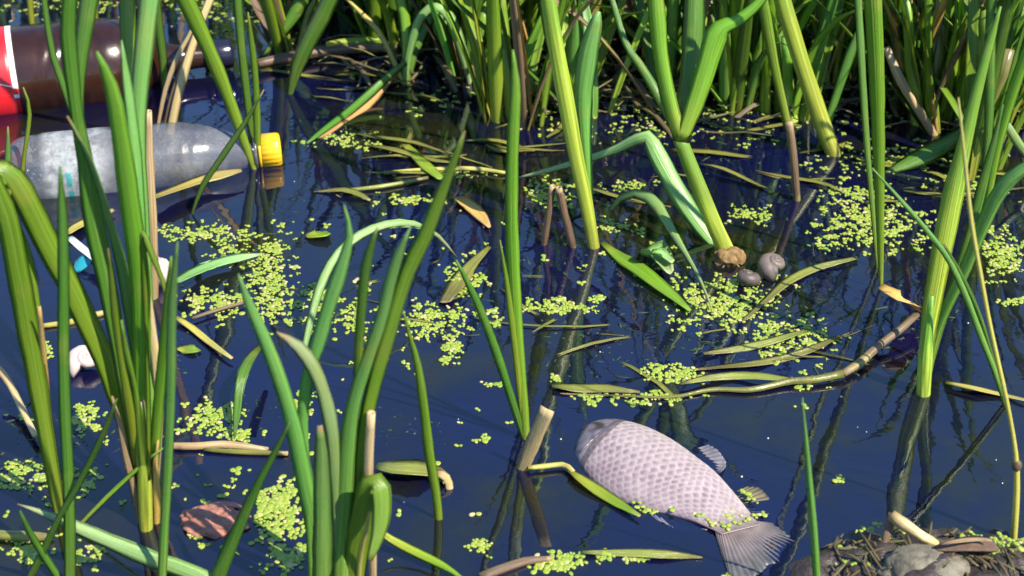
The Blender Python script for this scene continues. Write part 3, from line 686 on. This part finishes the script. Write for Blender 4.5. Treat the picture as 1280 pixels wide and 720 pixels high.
def litter_leaf(label, pts, mat, z=.003, name='floating_leaf', cat='dead leaf', **kw):
    o = flat_leaf(None, pts, mat, z, name, **kw); rebase(o); return tag(o, label, cat)
def litter_stem(label, pts, mat, z=.004, name='floating_stalk', cat='dead reed', **kw):
    o = float_stem(None, pts, mat, z, name, **kw); rebase(o); return tag(o, label, cat)
# long bent straw across the right half
a = thing('bent_straw', 'long bent straw lying across the water above the fish', 'dead reed', at(1000, 470))
float_stem(a, [(1146, 393, 9), (1125, 412, 10), (1100, 431, 10), (1075, 453, 11), (1054, 467, 10)], BRN, .006, 'brown_section', zs=[.012, .003, 0])
float_stem(a, [(1053, 467, 11), (1020, 474, 10), (985, 477, 9), (940, 487, 8), (890, 487, 6), (840, 496, 4), (780, 495, 3), (700, 492, 2)], OLV, .004, 'yellow_section', zs=[.002, -.001, -.002, -.004])
flat_leaf(a, [(1000, 476, 4), (940, 470, 10), (890, 472, 9), (850, 480, 3)], OLV, .004, 'sheath')
litter_leaf('orange dry leaf piece leaning on the bent brown straw', [(1100, 358, 10), (1115, 366, 12), (1135, 378, 13), (1152, 390, 9)], ORG, .012, zs=[.025, .02, .004])
litter_leaf('green leaf with duckweed floating left of the brown bulb', [(752, 303, 6), (775, 322, 14), (800, 338, 18), (830, 362, 15), (862, 388, 4)], G_, .003, cat='leaf')
litter_leaf('bright yellow-green leaf lying half sunk in upper middle water', [(502, 177, 7), (520, 195, 12), (535, 210, 13), (552, 224, 8)], GY, .004, cat='leaf')
litter_leaf('short rusty orange leaf floating right of the tall central blade tip', [(572, 246, 9), (588, 258, 16), (602, 272, 14), (612, 284, 4)], ORG, .003)
litter_leaf('pale green strip floating right of the white shell behind reeds', [(220, 353, 8), (245, 340, 12), (275, 328, 12), (300, 322, 10), (325, 318, 3)], GP, .005, cat='leaf', zs=[.01, .004, 0])
litter_leaf('yellow straw blade lying along the waterline of the clear bottle', [(192, 247, 6), (220, 237, 9), (250, 226, 11), (275, 219, 12), (302, 213, 4)], STR, .012)
litter_leaf('short straw piece floating under the clear bottle', [(82, 293, 8), (97, 283, 10), (112, 276, 10), (142, 262, 4)], STR, .004)
litter_leaf('yellowish leaf floating below the dead fish with duckweed', [(728, 690, 4), (765, 691, 9), (805, 692, 11), (845, 694, 10), (878, 697, 2)], OLV, .002)
litter_stem('brown stick leaving the bottom edge left of the fish', [(600, 722, 12), (625, 712, 13), (655, 702, 11), (690, 698, 6)], BRN, .002)
litter_stem('tan reed stalk floating right of the big left clump', [(208, 557, 9), (240, 558, 10), (285, 556, 10), (335, 562, 6)], TAN, .003)
litter_stem('olive stalk floating beside the tan one', [(255, 562, 5), (300, 565, 7), (360, 567, 6)], OLV, .002)
litter_stem('tan reed stalk slanting at the left edge', [(-8, 455, 9), (12, 480, 9), (28, 512, 9), (44, 545, 7)], TAN, .008, zs=[.02, .008, 0])
litter_stem('yellow-green stalk floating at lower left edge', [(-10, 668, 13), (20, 670, 13), (50, 671, 12), (66, 672, 6)], OLV, .003)
litter_stem('olive straw between the left blades', [(50, 408, 6), (90, 402, 8), (125, 392, 8), (140, 390, 5)], STR, .002)
litter_leaf('small yellow twig of leaf pointing down right of the left clump', [(219, 396, 6), (240, 410, 8), (262, 428, 8), (290, 448, 4)], STR, .004)
litter_leaf('dark leaf dipping below its yellow twig', [(326, 432, 6), (310, 452, 13), (300, 480, 13), (296, 520, 9), (293, 548, 2)], GD, .004, cat='leaf', zs=[.02, .03, .015, 0])
litter_stem('thin reddish stalk across the left duckweed', [(240, 398, 4), (270, 388, 5), (305, 378, 4)], BRN, .004)
litter_stem('thin green stem on the water near the leaf tip in upper middle', [(428, 238, 4), (470, 234, 6), (500, 229, 5), (535, 222, 4)], OLV, .003)
litter_stem('thin yellow stem across the upper middle water', [(480, 216, 4), (530, 212, 5), (590, 211, 6), (632, 216, 4)], STR, .003)
litter_leaf('mottled leaf carrying duckweed below the arching pale leaf', [(612, 308, 5), (590, 330, 14), (574, 352, 22), (556, 378, 12)], OLV, .002)
litter_leaf('long olive leaf sweeping down left from the round snails', [(1072, 322, 4), (1020, 335, 9), (985, 352, 11), (962, 372, 8), (930, 400, 4)], OLV, .003)
litter_leaf('first long weedy leaf under the snails', [(1010, 412, 4), (970, 425, 9), (930, 435, 10), (880, 442, 4)], OLV, .002)
litter_leaf('lower long weedy leaf above the bent straw', [(1050, 420, 4), (1010, 438, 9), (960, 452, 9), (870, 462, 3)], OLV, .002)
litter_leaf('faded olive leaf below the fish head waterline', [(690, 482, 4), (725, 486, 12), (760, 486, 10), (800, 490, 3)], OLV, .002)
litter_leaf('thin pale straw floating at right edge', [(1182, 478, 4), (1215, 485, 6), (1250, 493, 5), (1290, 502, 3)], STR, .003)
litter_leaf('short sunken brown leaf right of the lone spike', [(1012, 545, 3), (1032, 556, 9), (1050, 570, 8), (1060, 585, 3)], BRN, -.003)
litter_stem('thick brown stalk lying under the top-centre reeds', [(322, 80, 12), (360, 72, 14), (420, 62, 14), (500, 58, 12)], BRN, .010)
litter_stem('lime green stalk section lying on the brown stalk', [(408, 56, 8), (430, 53, 11), (455, 51, 11), (478, 50, 9)], GY, .018, open_end=True)
litter_leaf('small green oval leaf floating in open water at left', [(382, 294, 4), (392, 293, 11), (402, 292, 11), (410, 290, 3)], GY, .002, cat='leaf')
litter_leaf('small green oval leaf floating right of the long light green blade', [(222, 437, 4), (230, 437, 11), (240, 437, 11), (250, 437, 3)], GY, .002, cat='leaf')
litter_leaf('dark leaf submerged near the top-centre blue gap', [(360, 215, 4), (385, 225, 9), (410, 240, 8), (430, 252, 4)], BRN, -.002)
# curled leaf left of centre
a = thing('curled_leaf', 'dark green leaf floating with a pale curled-over tip', 'leaf', at(520, 590))
flat_leaf(a, [(470, 582, 10), (495, 588, 18), (520, 590, 20), (542, 592, 16), (556, 600, 13)], OLV, .004, 'blade', fold=.3)
L(a, [(545, 592, 12), (555, 595, 14), (561, 605, 13), (561, 620, 11), (557, 640, 5)], TAN, -.012, 0, zb=.012, root=False, name='curled_tip')
flat_leaf(a, [(480, 590, 8), (500, 610, 30), (525, 632, 26), (545, 650, 6)], GD, -.006, 'sunken_blade')
# brown stub pair
for lab, p in (('left brown dead stub of the pair below the duckweed band', [(680, 305, 9), (686, 265, 9), (691, 232, 9)]), ('right brown dead stub of the pair below the duckweed band', [(716, 308, 11), (706, 268, 11), (698, 234, 10)])):
    a = plant(lab, p[0][0], p[0][1], 'brown_stub', 'dead reed'); stem(a, p, BRN, 0, name='stalk', bump=.3, open_end=True)
# upper right details
a = plant('pinkish tan broken stalk leaning among shaded reeds at upper right', 1165, 165, 'dry_stalk', 'dead reed')
stem(a, [(1167, 168, 11), (1150, 140, 12), (1132, 112, 12), (1118, 85, 12), (1108, 60, 10)], TAN, .02, name='stalk', open_end=True, bump=.2)
a = plant('orange-yellow shoot beside the leaning pinkish stalk', 1172, 165)
L(a, [(1173, 168, 6), (1169, 130, 9), (1163, 95, 9), (1161, 40, 11), (1160, -10, 12)], G_, .02, 0, ext=.2)
L(a, [(1172, 168, 5), (1168, 140, 6), (1165, 110, 6), (1164, 88, 3)], ORG, 0, 0, name='dead_leaf')
a = plant('dark broad leaf lying low between the right reeds', 1112, 212)
L(a, [(1108, 215, 6), (1140, 200, 22), (1175, 183, 26), (1205, 165, 20), (1225, 140, 8)], GD, .03, 30)
a = plant('right edge reed with a white-backed bent leaf tip', 1235, 260)
L(a, [(1232, 262, 8), (1242, 200, 14), (1256, 145, 15), (1272, 95, 16), (1292, 40, 16)], G_, .0, 14, ext=.2)
L(a, [(1228, 255, 8), (1236, 150, 12), (1238, 60, 14), (1240, -10, 14)], GD, .03, 0, ext=.2)
L(a, [(1290, 202, 12), (1272, 178, 13), (1258, 156, 11), (1249, 148, 3)], GP, .0, 0, zb=.03, root=False)
a = plant('dark horizontal leaf with pale tip at top right', 1172, 90)
L(a, [(1172, 95, 6), (1168, 60, 8), (1180, 45, 13), (1205, 40, 17), (1235, 40, 13), (1256, 41, 3)], GD, .0, 25, -25)

# ------------------------------------------------------------------ background reed stand
stand_leaf = (G_, G_, GD, GD, G_, GB, G_, GY, GY)
def wild_leaf(parent, base, az, lng, lean0, droop, w, mat, nn=12, name='leaf'):
    C, W, S, N = [], [], [], []
    p = base.copy(); a = lean0
    hd = Vector((math.cos(az), math.sin(az), 0)); sd = Vector((-math.sin(az), math.cos(az), 0))
    for i in range(nn):
        t = i / (nn - 1); d = hd * math.sin(a) + Vector((0, 0, math.cos(a)))
        C.append(p.copy()); W.append(max(.0004, w / 2 * (.55 + .45 * min(1, t * 4)) * (1 - max(0, (t - .45) / .55) ** 2)))
        tw = .9 * (t - .3) * math.sin(az * 3.1)
        N.append((hd * math.cos(a) * -1 + Vector((0, 0, math.sin(a)))).normalized()); S.append(sd)
        s2 = (S[-1] * math.cos(tw) + N[-1] * math.sin(tw)); N[-1] = (N[-1] * math.cos(tw) - S[-1] * math.sin(tw)); S[-1] = s2
        p = p + d * (lng / (nn - 1)); a += droop / (nn - 1) * (t * 2)
    V, Fc, A = ribbon(C, W, S, N, fold=.35)
    return mesh(name, V, Fc, mat, parent, A)
def wild_reed(px, py, hscale, nl, kind, label, group):
    b = at(px, py, 0); r = thing('background_reed', label, 'reed', b, group); R = RND
    if kind == 'stem' or R.random() < .35:
        l = .12 + .1 * R.random(); a0 = R.uniform(-.25, .25)
        C = [b + Vector((math.sin(a0) * l * t, .05 * t * R.random(), l * t - .04)) for t in (0, .15, .3, .45, .6, .75, .9, 1.05)]
        V, Fc, A = tube_mesh(C, [.0085 - .0004 * k for k in range(8)], 9, .05, R.random() * 9); mesh('stem', V, Fc, STM if R.random() < .7 else OLV, r, A)
    for k in range(nl):
        az = R.uniform(0, 2 * math.pi); l = hscale * R.uniform(.5, 1.05); ln = R.uniform(.03, .30) if math.sin(az) < -.2 or R.random() < .5 else R.uniform(.3, .75)
        m = R.choice(stand_leaf) if kind != 'dry' or k > 2 else R.choice((TAN, BRN, ORG))
        wild_leaf(r, b + Vector((R.uniform(-.012, .012), R.uniform(-.012, .012), -.04)), az, l, ln, R.choice((.2, .4, .7, 1.5)), R.uniform(.008, .019), m)
ZX = [(330, 'behind the two bottles'), (620, 'above the drooping yellowing fan'), (790, 'behind the lime stem with folded leaf'), (960, 'behind the biggest leaning reed'), (1130, 'around the tall paired blades'), (9999, 'behind the right edge clump')]
KINDS = {'leafy': 'leafy reeds', 'stem': 'thick-stemmed reeds', 'dry': 'browning reeds'}
KIND = {'leafy': 'leafy green reed', 'stem': 'thick-stemmed reed', 'dry': 'reed with brown leaves'}
spots = []
for (x0, x1, y0, y1, n) in ((560, 1300, 20, 110, 54), (600, 1300, 100, 160, 24), (350, 640, -40, 66, 30), (420, 720, -50, 85, 18), (430, 1300, -110, 10, 34), (620, 1300, -150, 0, 66), (-80, 420, -110, -50, 30), (1120, 1330, 120, 230, 7)):
    for _ in range(n): spots.append((RND.uniform(x0, x1), RND.uniform(y0, y1)))
for (x, y) in spots:
    kd = RND.choice(('leafy', 'leafy', 'stem', 'dry')); zn = next(z for q, z in ZX if x < q)
    row = 'front row' if y > 60 else 'middle row' if y > 0 else 'back row'
    wild_reed(x, y, RND.uniform(.30, .46) * (1.7 if x > 620 and y < 0 else 1), RND.randint(4, 7), kd, KIND[kd] + ' in the ' + row + ' ' + zn, KINDS[kd] + ', ' + row + ' ' + zn)

LIT = leaf_mat('stand_litter', [(0, (.05, .035, .02)), (.5, (.11, .075, .035)), (1, (.08, .10, .03))], rough=.6, trans=.05, spots=.8, vein=.6, tcol=(1, .8, .5))
# dead litter between the stand's stems: nobody could count it
V, Fc, ac, al = [], [], [], []
def add_part(v, f, a):
    o = len(V); V.extend(v); Fc.extend(tuple(i + o for i in q) for q in f); ac.extend(a['across']); al.extend(a['along'])
for k in range(420):
    x, y = RND.uniform(430, 1300), RND.uniform(-60, 140) + RND.uniform(0, 40)
    if x < 620 and y > 110: continue
    p = at(x, y, 0); az = RND.uniform(0, 6.28); l = RND.uniform(.04, .16); d = Vector((math.cos(az), math.sin(az), RND.uniform(-.05, .5))); z = RND.uniform(-.004, .02)
    C = [p + d * (l * (t - .5)) + Vector((0, 0, z + .006 * math.sin(t * 5 + k))) for t in (0, .25, .5, .75, 1)]
    wd = RND.uniform(.0012, .005); s = Vector((-math.sin(az), math.cos(az), RND.uniform(-.4, .4))).normalized()
    T = tangents(C); N = [s.cross(t).normalized() for t in T]
    add_part(*ribbon(C, [wd * .5, wd, wd, wd * .8, wd * .2], [s] * 5, N))
tag(mesh('reed_litter', V, Fc, LIT, None, {'across': ac, 'along': al}), 'brown dead leaf litter lying between the reed stems', 'litter', kind='stuff')

V, Fc, ac, al = [], [], [], []
for k in range(430):
    if k < 50: x, y, z, l = RND.uniform(350, 1300), RND.uniform(40, 260), RND.uniform(.0005, .004), RND.uniform(.04, .15)
    else: x, y, z, l = RND.uniform(-60, 1340), RND.uniform(150, 740), -RND.uniform(.006, .05), RND.uniform(.05, .2)
    if k > 330:
        x, y = RND.choice(((RND.gauss(960, 90), RND.gauss(425, 35)), (RND.gauss(700, 70), RND.gauss(440, 55)), (RND.gauss(450, 60), RND.gauss(400, 40)))); z = RND.uniform(-.018, .001); l = RND.uniform(.06, .22)
    p = at(x, y, 0); az = RND.gauss(0, .5) + (3.14 if k % 2 else 0); wd = RND.uniform(.003, .011) if k < 330 else RND.uniform(.0015, .005); bend = RND.uniform(-.6, .6)
    C = [p + Vector((math.cos(az + bend * t) * l * (t - .5), math.sin(az + bend * t) * l * (t - .5), z + .002 * math.sin(t * 6 + k))) for t in (0, .17, .33, .5, .67, .83, 1)]
    T = tangents(C); u = Vector((0, 0, 1)); S = [u.cross(t).normalized() for t in T]
    add_part(*ribbon(C, [wd * .2, wd * .4, wd * .5, wd * .5, wd * .45, wd * .3, wd * .1], S, [sd.cross(t) * -1 for sd, t in zip(S, T)]))
tag(mesh('sodden_leaves', V, Fc, OLV, None, {'across': ac, 'along': al}), 'sodden olive leaves drifting at and under the water surface', 'dead leaves', kind='stuff')
# ------------------------------------------------------------------ weed under and on the water
algm = simple('water_weed', (.03, .055, .02), .6, .6, 60, .2, .3, (.012, .03, .018))
V, Fc, ac, al = [], [], [], []
for (x, y, rx, ry, n) in ((500, 530, 55, 22, 170), (420, 400, 45, 40, 160), (300, 510, 60, 22, 120), (30, 530, 40, 30, 110), (120, 545, 50, 30, 120), (430, 170, 60, 22, 140), (360, 265, 25, 20, 30), (960, 400, 70, 40, 180), (1080, 290, 70, 35, 120), (600, 380, 40, 40, 90), (900, 200, 60, 30, 130), (1030, 240, 60, 30, 120), (700, 250, 50, 20, 60), (60, 590, 50, 30, 80), (1240, 330, 40, 40, 70), (1180, 240, 50, 30, 60), (800, 330, 70, 40, 130), (880, 430, 80, 30, 130), (1050, 450, 70, 40, 110), (700, 330, 60, 40, 100), (330, 330, 50, 50, 90), (540, 400, 50, 30, 90), (820, 400, 110, 50, 260), (1000, 380, 90, 60, 260), (1150, 420, 70, 60, 160), (730, 430, 60, 40, 160), (240, 450, 70, 50, 120)):
    for k in range(n):
        q = at(x + RND.gauss(0, rx * .5), y + RND.gauss(0, ry * .5), 0); az = RND.uniform(0, 6.28); l = RND.uniform(.008, .03)
        C = [q + Vector((math.cos(az + t * 2) * l * t, math.sin(az + t * 2) * l * t, RND.uniform(-.010, .0004))) for t in (0, .33, .66, 1)]
        add_part(*tube_mesh(C, [.0006, .0013, .0011, .0005], 4))
tag(mesh('water_weed', V, Fc, algm), 'dark threads of water weed just below the surface', 'water weed', kind='stuff')

def duck_mat():
    m, t, out = new_mat('duckweed'); b = NB(t); c = b.attr('tint').outputs['Color']
    p = b.n('BsdfPrincipled'); b.l(c, p.inputs['Base Color']); p.inputs['Roughness'].default_value = .4
    tr = b.n('BsdfTranslucent'); b.l(c, tr.inputs[0]); mx = b.n('MixShader'); mx.inputs[0].default_value = .15
    b.l(p.outputs[0], mx.inputs[1]); b.l(tr.outputs[0], mx.inputs[2]); b.l(mx.outputs[0], out.inputs[0]); return m
V, Fc, cols = [], [], []
def frond(p, r, az, z):
    o = len(V); tint = Vector((.27, .36, .035)).lerp(Vector((.38, .41, .08)), RND.random()).lerp(Vector((.18, .30, .035)), RND.random() ** 2 * .9)
    if RND.random() < .07: tint = Vector((.5, .42, .22))
    el = RND.uniform(.65, .9); k = 8; tx, ty = RND.uniform(-.15, .15), RND.uniform(-.15, .15)
    for ring, (rr, zz) in enumerate(((1.0, -.0006), (1.0, .0), (.6, .00018))):
        for j in range(k):
            a = 2 * math.pi * j / k; x, y = math.cos(a) * r * rr, math.sin(a) * r * rr * el * (1 + .15 * math.cos(a))
            X, Y = x * math.cos(az) - y * math.sin(az), x * math.sin(az) + y * math.cos(az)
            V.append(p + Vector((X, Y, z + zz + max(0, tx * X + ty * Y)))); cols.append((*(tint * (.8 if ring == 0 else 1)), 1))
    for q in (0, 1):
        for j in range(k):
            m = (j + 1) % k; Fc.append((o + q * k + j, o + q * k + m, o + q * k + k + m, o + q * k + k + j))
    Fc.append(tuple(o + 2 * k + j for j in range(k)))
def weed(px, py, z=.0012):
    p = at(px, py, 0); r = RND.choice((RND.uniform(.0011, .0019), RND.uniform(.0016, .0028), RND.uniform(.0018, .0030))); az = RND.uniform(0, 6.28)
    n = RND.choice((1, 2, 2, 3))
    for k in range(n):
        a = az + k * 2.2; frond(p + Vector((math.cos(a) * r * .95 * (n > 1), math.sin(a) * r * .95 * (n > 1), 0)), r * RND.uniform(.7, 1.1), a, z - .0006 + RND.uniform(0, .0004))
PATCH = [(262, 292, 58, 13, 75), (338, 350, 36, 55, 170), (268, 378, 42, 22, 75), (300, 320, 40, 16, 40), (430, 400, 60, 35, 60), (392, 372, 25, 30, 25), (547, 402, 42, 22, 95), (565, 442, 12, 16, 26), (578, 345, 26, 30, 45), (612, 395, 14, 10, 16),
         (682, 243, 36, 18, 70), (780, 232, 45, 7, 26), (765, 280, 36, 10, 30), (512, 250, 28, 7, 22), (560, 216, 80, 8, 22), (540, 252, 40, 6, 14), (697, 383, 48, 10, 60), (745, 373, 10, 6, 10),
         (905, 378, 75, 36, 190), (985, 420, 60, 30, 95), (845, 466, 38, 12, 60), (780, 496, 80, 10, 40), (1095, 280, 72, 38, 230), (1070, 240, 45, 10, 40), (1252, 320, 28, 34, 90), (1265, 377, 16, 6, 12), (940, 268, 32, 12, 30),
         (28, 595, 30, 18, 45), (110, 600, 20, 14, 18), (110, 530, 25, 25, 30), (35, 690, 35, 14, 30), (108, 700, 22, 16, 24), (352, 640, 30, 36, 120), (352, 700, 30, 20, 40), (262, 525, 45, 20, 70), (300, 545, 30, 12, 20), (60, 440, 14, 12, 14), (380, 520, 14, 30, 30),
         (598, 686, 16, 12, 13), (698, 704, 30, 14, 46), (752, 697, 12, 8, 12), (800, 698, 22, 6, 16), (812, 638, 12, 6, 6), (1048, 600, 8, 5, 5), (602, 549, 8, 4, 6), (915, 718, 14, 5, 5), (618, 480, 20, 4, 6), (690, 474, 6, 5, 5),
         (70, 5, 90, 22, 200), (265, 12, 70, 25, 330), (340, 15, 40, 18, 60), (380, 45, 40, 20, 30), (900, 150, 220, 40, 160), (1120, 200, 120, 30, 110), (700, 130, 120, 40, 60), (560, 120, 80, 30, 30), (1230, 230, 50, 30, 40), (435, 178, 55, 10, 50),
         (1010, 480, 30, 30, 12), (480, 440, 60, 40, 20), (255, 660, 30, 30, 14), (640, 300, 300, 60, 40), (300, 600, 300, 100, 60)]
for (x, y, rx, ry, n) in PATCH:
    k = 0; n = int(n * 1.5) if y > 60 else n // 2
    cen = [(RND.gauss(0, .38), RND.gauss(0, .38)) for _ in range(max(2, n // 9))]
    while k < n:
        c = RND.choice(cen); u, v = c[0] + RND.gauss(0, .27), c[1] + RND.gauss(0, .27)
        if RND.random() < .25: u, v = RND.uniform(-1, 1), RND.uniform(-1, 1)
        k += 1
        if u * u + v * v > 1.9: continue
        weed(x + u * rx, y + v * ry)
# along the fish's edges
for (x, y) in ((876, 650), (884, 655), (890, 660), (870, 646), (900, 658), (912, 640), (930, 622), (938, 628), (946, 634), (825, 634), (800, 640), (795, 632), (840, 640), (905, 650), (896, 662), (908, 664), (920, 660), (934, 656), (944, 650), (952, 648), (914, 652), (926, 650)): weed(x, y, .005)
tag(mesh('duckweed', V, Fc, duck_mat(), None, None, True, cols), 'yellow-green duckweed floating in loose drifts on the water', 'duckweed', kind='stuff')

# ------------------------------------------------------------------ shells, stones, scraps
def snail(name, label, px, py, r, mat, yaw=0, tilt=.5, flat=.75):
    c = at(px, py, r * .35); V, Fc, ac, al = [], [], [], []; n, k = 70, 14
    Rm = Matrix.Rotation(yaw, 3, 'Z') @ Matrix.Rotation(tilt, 3, 'X')
    for i in range(n):
        t = i / (n - 1); ph = t * 2.6 * 2 * math.pi; g = 1.25 ** (t * 2.6 * 3.4) / 1.25 ** (2.6 * 3.4)
        cr = r * .52 * g; tr = r * .50 * g * (1 + .03 * math.sin(ph * 9))
        cc = Vector((math.cos(ph) * cr, math.sin(ph) * cr, (1 - g) * r * flat))
        o_ = Vector((math.cos(ph), math.sin(ph), 0))
        for j in range(k):
            a = 2 * math.pi * j / k; V.append(c + Rm @ (cc + o_ * (math.cos(a) * tr) + Vector((0, 0, 1)) * (math.sin(a) * tr))); ac.append(j / k); al.append(t)
    for i in range(n - 1):
        for j in range(k):
            m = (j + 1) % k; Fc.append((i * k + j, i * k + m, i * k + k + m, i * k + k + j))
    Fc.append(tuple(range(k - 1, -1, -1))); Fc.append(tuple((n - 1) * k + j for j in range(k)))
    o = mesh(name, V, Fc, mat, None, {'across': ac, 'along': al}); rebase(o); return tag(o, label, 'snail shell')
SHW = simple('shell_white', (.44, .36, .32), .4, .6, 90, .3, .5, (.55, .38, .36))
SHG = simple('shell_grey', (.13, .10, .08), .45, .4, 90, .5, .4, (.16, .12, .12))
SHD = simple('shell_dark', (.10, .075, .065), .5, .6, 90, .6, .4, (.06, .045, .05))
snail('snail_shell', 'white rounded snail shell floating behind left blades', 107, 452, .0185, SHW, .6, .5)
snail('snail_shell', 'rosy white snail shell behind the big left clump', 197, 340, .021, SHW, 2.2, .9)
snail('snail_shell', 'pinkish grey round snail shell beside the brown bulb', 965, 334, .0185, SHG, 1.0, .35)
snail('snail_shell', 'dark ribbed snail shell just below the pinkish grey one', 933, 350, .0145, SHD, 3.0, .3)
def rock(name, label, cat, px, py, z, r, sq, mat, seed, amp=.25, fr=1.4):
    c = at(px, py, z); V, Fc = ball(Vector((0, 0, 0)), 1, 44)
    W = []
    for v in V:
        d = 1 + amp * noise.fractal(v * fr + Vector((seed, 0, 0)), 1, 2, 4); W.append(c + Vector((v.x * sq[0], v.y * sq[1], v.z * sq[2])) * (r * d))
    o = mesh(name, W, Fc, mat); rebase(o); return tag(o, label, cat)
REDM = simple('red_lump', (.40, .17, .12), .6, .8, 130, 1, .4, (.17, .07, .05))
rock('red_stone', 'reddish rough stone just under the water at lower left', 'stone', 268, 655, -.002, .024, (1.15, .8, .42), REDM, 4, .22, 2.8)
litter_leaf('thin reddish leaf lying behind the reddish stone', [(250, 634, 3), (270, 631, 7), (290, 631, 7), (304, 635, 2)], simple('red_leaf', (.45, .14, .12), .5), .002)
# pale curled scrap near centre right
a = thing('curled_scrap', 'pale whitish curled dead leaf near the big lime stem base', 'dead leaf', at(820, 328))
flat_leaf(a, [(803, 318, 8), (815, 322, 18), (828, 330, 20), (838, 342, 10)], GP, .008, 'blade', fold=.7)
flat_leaf(a, [(812, 316, 6), (826, 320, 9), (840, 328, 5)], GP, .014, 'curled_edge', fold=.5)
# teal plastic scrap
a = thing('plastic_scrap', 'teal plastic scrap with white strip floating at left', 'litter', at(105, 320))
TEAL = simple('teal_plastic', (.02, .26, .34), .25, .3, 60, .2, .5)
WHP = simple('white_plastic', (.72, .76, .76), .3, .2, 60, .2, .5)
V, Fc, A = ribbon([at(92 + 30 * math.sin(t * 2.6), 330 - 14 * t + 3 * math.cos(t * 5), .004 + .006 * math.sin(t * 3.1)) for t in np.linspace(0, 1, 14)], [.006 + .003 * math.sin(i) for i in range(14)],
                  [Vector((.2, .75, .5 + .3 * math.sin(i * .7))).normalized() for i in range(14)], [Vector((0, -.6, .8))] * 14, .2, .0008)
mesh('teal_piece', V, Fc, TEAL, a, A)
flat_leaf(a, [(86, 296, 8), (96, 305, 9), (108, 315, 9), (120, 326, 6)], WHP, .016, 'white_strip', fold=.1)
# small pale pieces caught among the stand
for lab, x, y, c in (('white scrap lying among shaded stems left of the tall paired blades', 1016, 44, WHP), ('small whitish scrap at the top edge above the centre reeds', 575, 6, WHP)):
    litter_leaf(lab, [(x - 14, y - 4, 4), (x - 4, y - 1, 9), (x + 6, y + 2, 9), (x + 14, y + 5, 3)], c, .012, name='white_scrap', cat='litter')

# ------------------------------------------------------------------ mud bank, bottom right
bc = at(1190, 745, 0)
def bank_h(x, y):
    d = math.hypot((x - bc.x) / .125, (y - bc.y) / .075)
    return .030 * (1 - d ** 1.5) + .010 * noise.fractal(Vector((x * 40, y * 40, 0)), 1, 2, 5) - .004
V, Fc = grid(bc.x - .2, bc.x + .3, bc.y - .2, bc.y + .16, 110, 80, bank_h)
BANK = simple('bank_mud', (.055, .04, .033), .4, .7, 90, .9, .4, (.03, .025, .025), .004)
tag(mesh('mud_bank', V, Fc, BANK), kind='structure')
STN = simple('pale_stone', (.19, .165, .12), .6, .9, 90, 1, .4, (.05, .045, .03))
rock('pale_stone', 'pale rounded stone on the mud bank at bottom right', 'stone', 1158, 716, .012, .030, (1.15, .75, .62), STN, 9, .18, 1.6)
BARK = simple('bark', (.16, .10, .07), .8, .6, 110, .9, .2, (.05, .035, .03))
a = thing('broken_twig', 'broken pinkish stick propped on the bank above the pale stone', 'stick', at(1140, 665, .01))
float_stem(a, [(1114, 643, 15), (1125, 652, 16), (1140, 662, 15), (1155, 672, 14), (1172, 680, 8)], TAN, .022, 'stick', zs=[.016, .008, 0], open_end=False, bump=.25)
float_stem(a, [(1116, 642, 12), (1112, 655, 11), (1108, 672, 10), (1100, 690, 6)], BARK, .014, 'fork', zs=[.018, .008, 0], bump=.3)
a = thing('bark_strip', 'dark flat bark strip with pale edge on the bank', 'bark', at(1210, 680, .01))
flat_leaf(a, [(1168, 686, 6), (1195, 682, 16), (1225, 680, 18), (1246, 682, 12)], BARK, .030, 'bark', th=.004)
flat_leaf(a, [(1176, 680, 3), (1200, 676, 6), (1225, 674, 5), (1240, 676, 2)], TAN, .036, 'pale_edge')
V, Fc, cols = [], [], []
for k in range(95):
    x, y = RND.choice(((RND.uniform(1040, 1140), RND.uniform(672, 724)), (RND.uniform(1190, 1275), RND.uniform(688, 724)), (RND.uniform(1205, 1245), RND.uniform(690, 715))))
    p = at(x, y, .015); weed(x, y, max(.001, bank_h(p.x, p.y)) + .0015)
tag(mesh('bank_duckweed', V, Fc, bpy.data.materials['duckweed'], None, None, True, cols), 'stranded duckweed scattered over the mud bank', 'duckweed', kind='stuff')
V, Fc, ac, al = [], [], [], []
for k in range(75):
    x, y = RND.uniform(1040, 1290), RND.uniform(668, 730); p = at(x, y, .012); p.z = max(0, bank_h(p.x, p.y)) + .002
    az = RND.uniform(0, 6.28); l = RND.uniform(.008, .035)
    C = [p + Vector((math.cos(az) * l * t, math.sin(az) * l * t, .002 * math.sin(t * 4 + k))) for t in (-.5, -.2, .2, .5)]
    add_part(*tube_mesh(C, [.0006, .0012, .001, .0005], 5))
tag(mesh('bank_litter', V, Fc, LIT, None, {'across': ac, 'along': al}), 'bits of dead stalk strewn over the mud bank', 'litter', kind='stuff')
# tiny bubbles and specks on the open water
V, Fc = [], []
for (x, y) in ((573, 524), (701, 549), (727, 569), (927, 596), (1072, 534), (1245, 575), (1253, 604), (368, 227), (750, 440), (1210, 404), (960, 548), (505, 628), (1083, 540)):
    v, f = ball(at(x, y, 0), RND.uniform(.0004, .0010), 6); o = len(V); V += v; Fc += [tuple(i + o for i in q) for q in f]
tag(mesh('bubbles', V, Fc, simple('bubble_white', (.5, .5, .5), .1, .1, 40, 0, .6)), 'tiny white bubbles dotted on the open water', 'bubbles', kind='stuff')
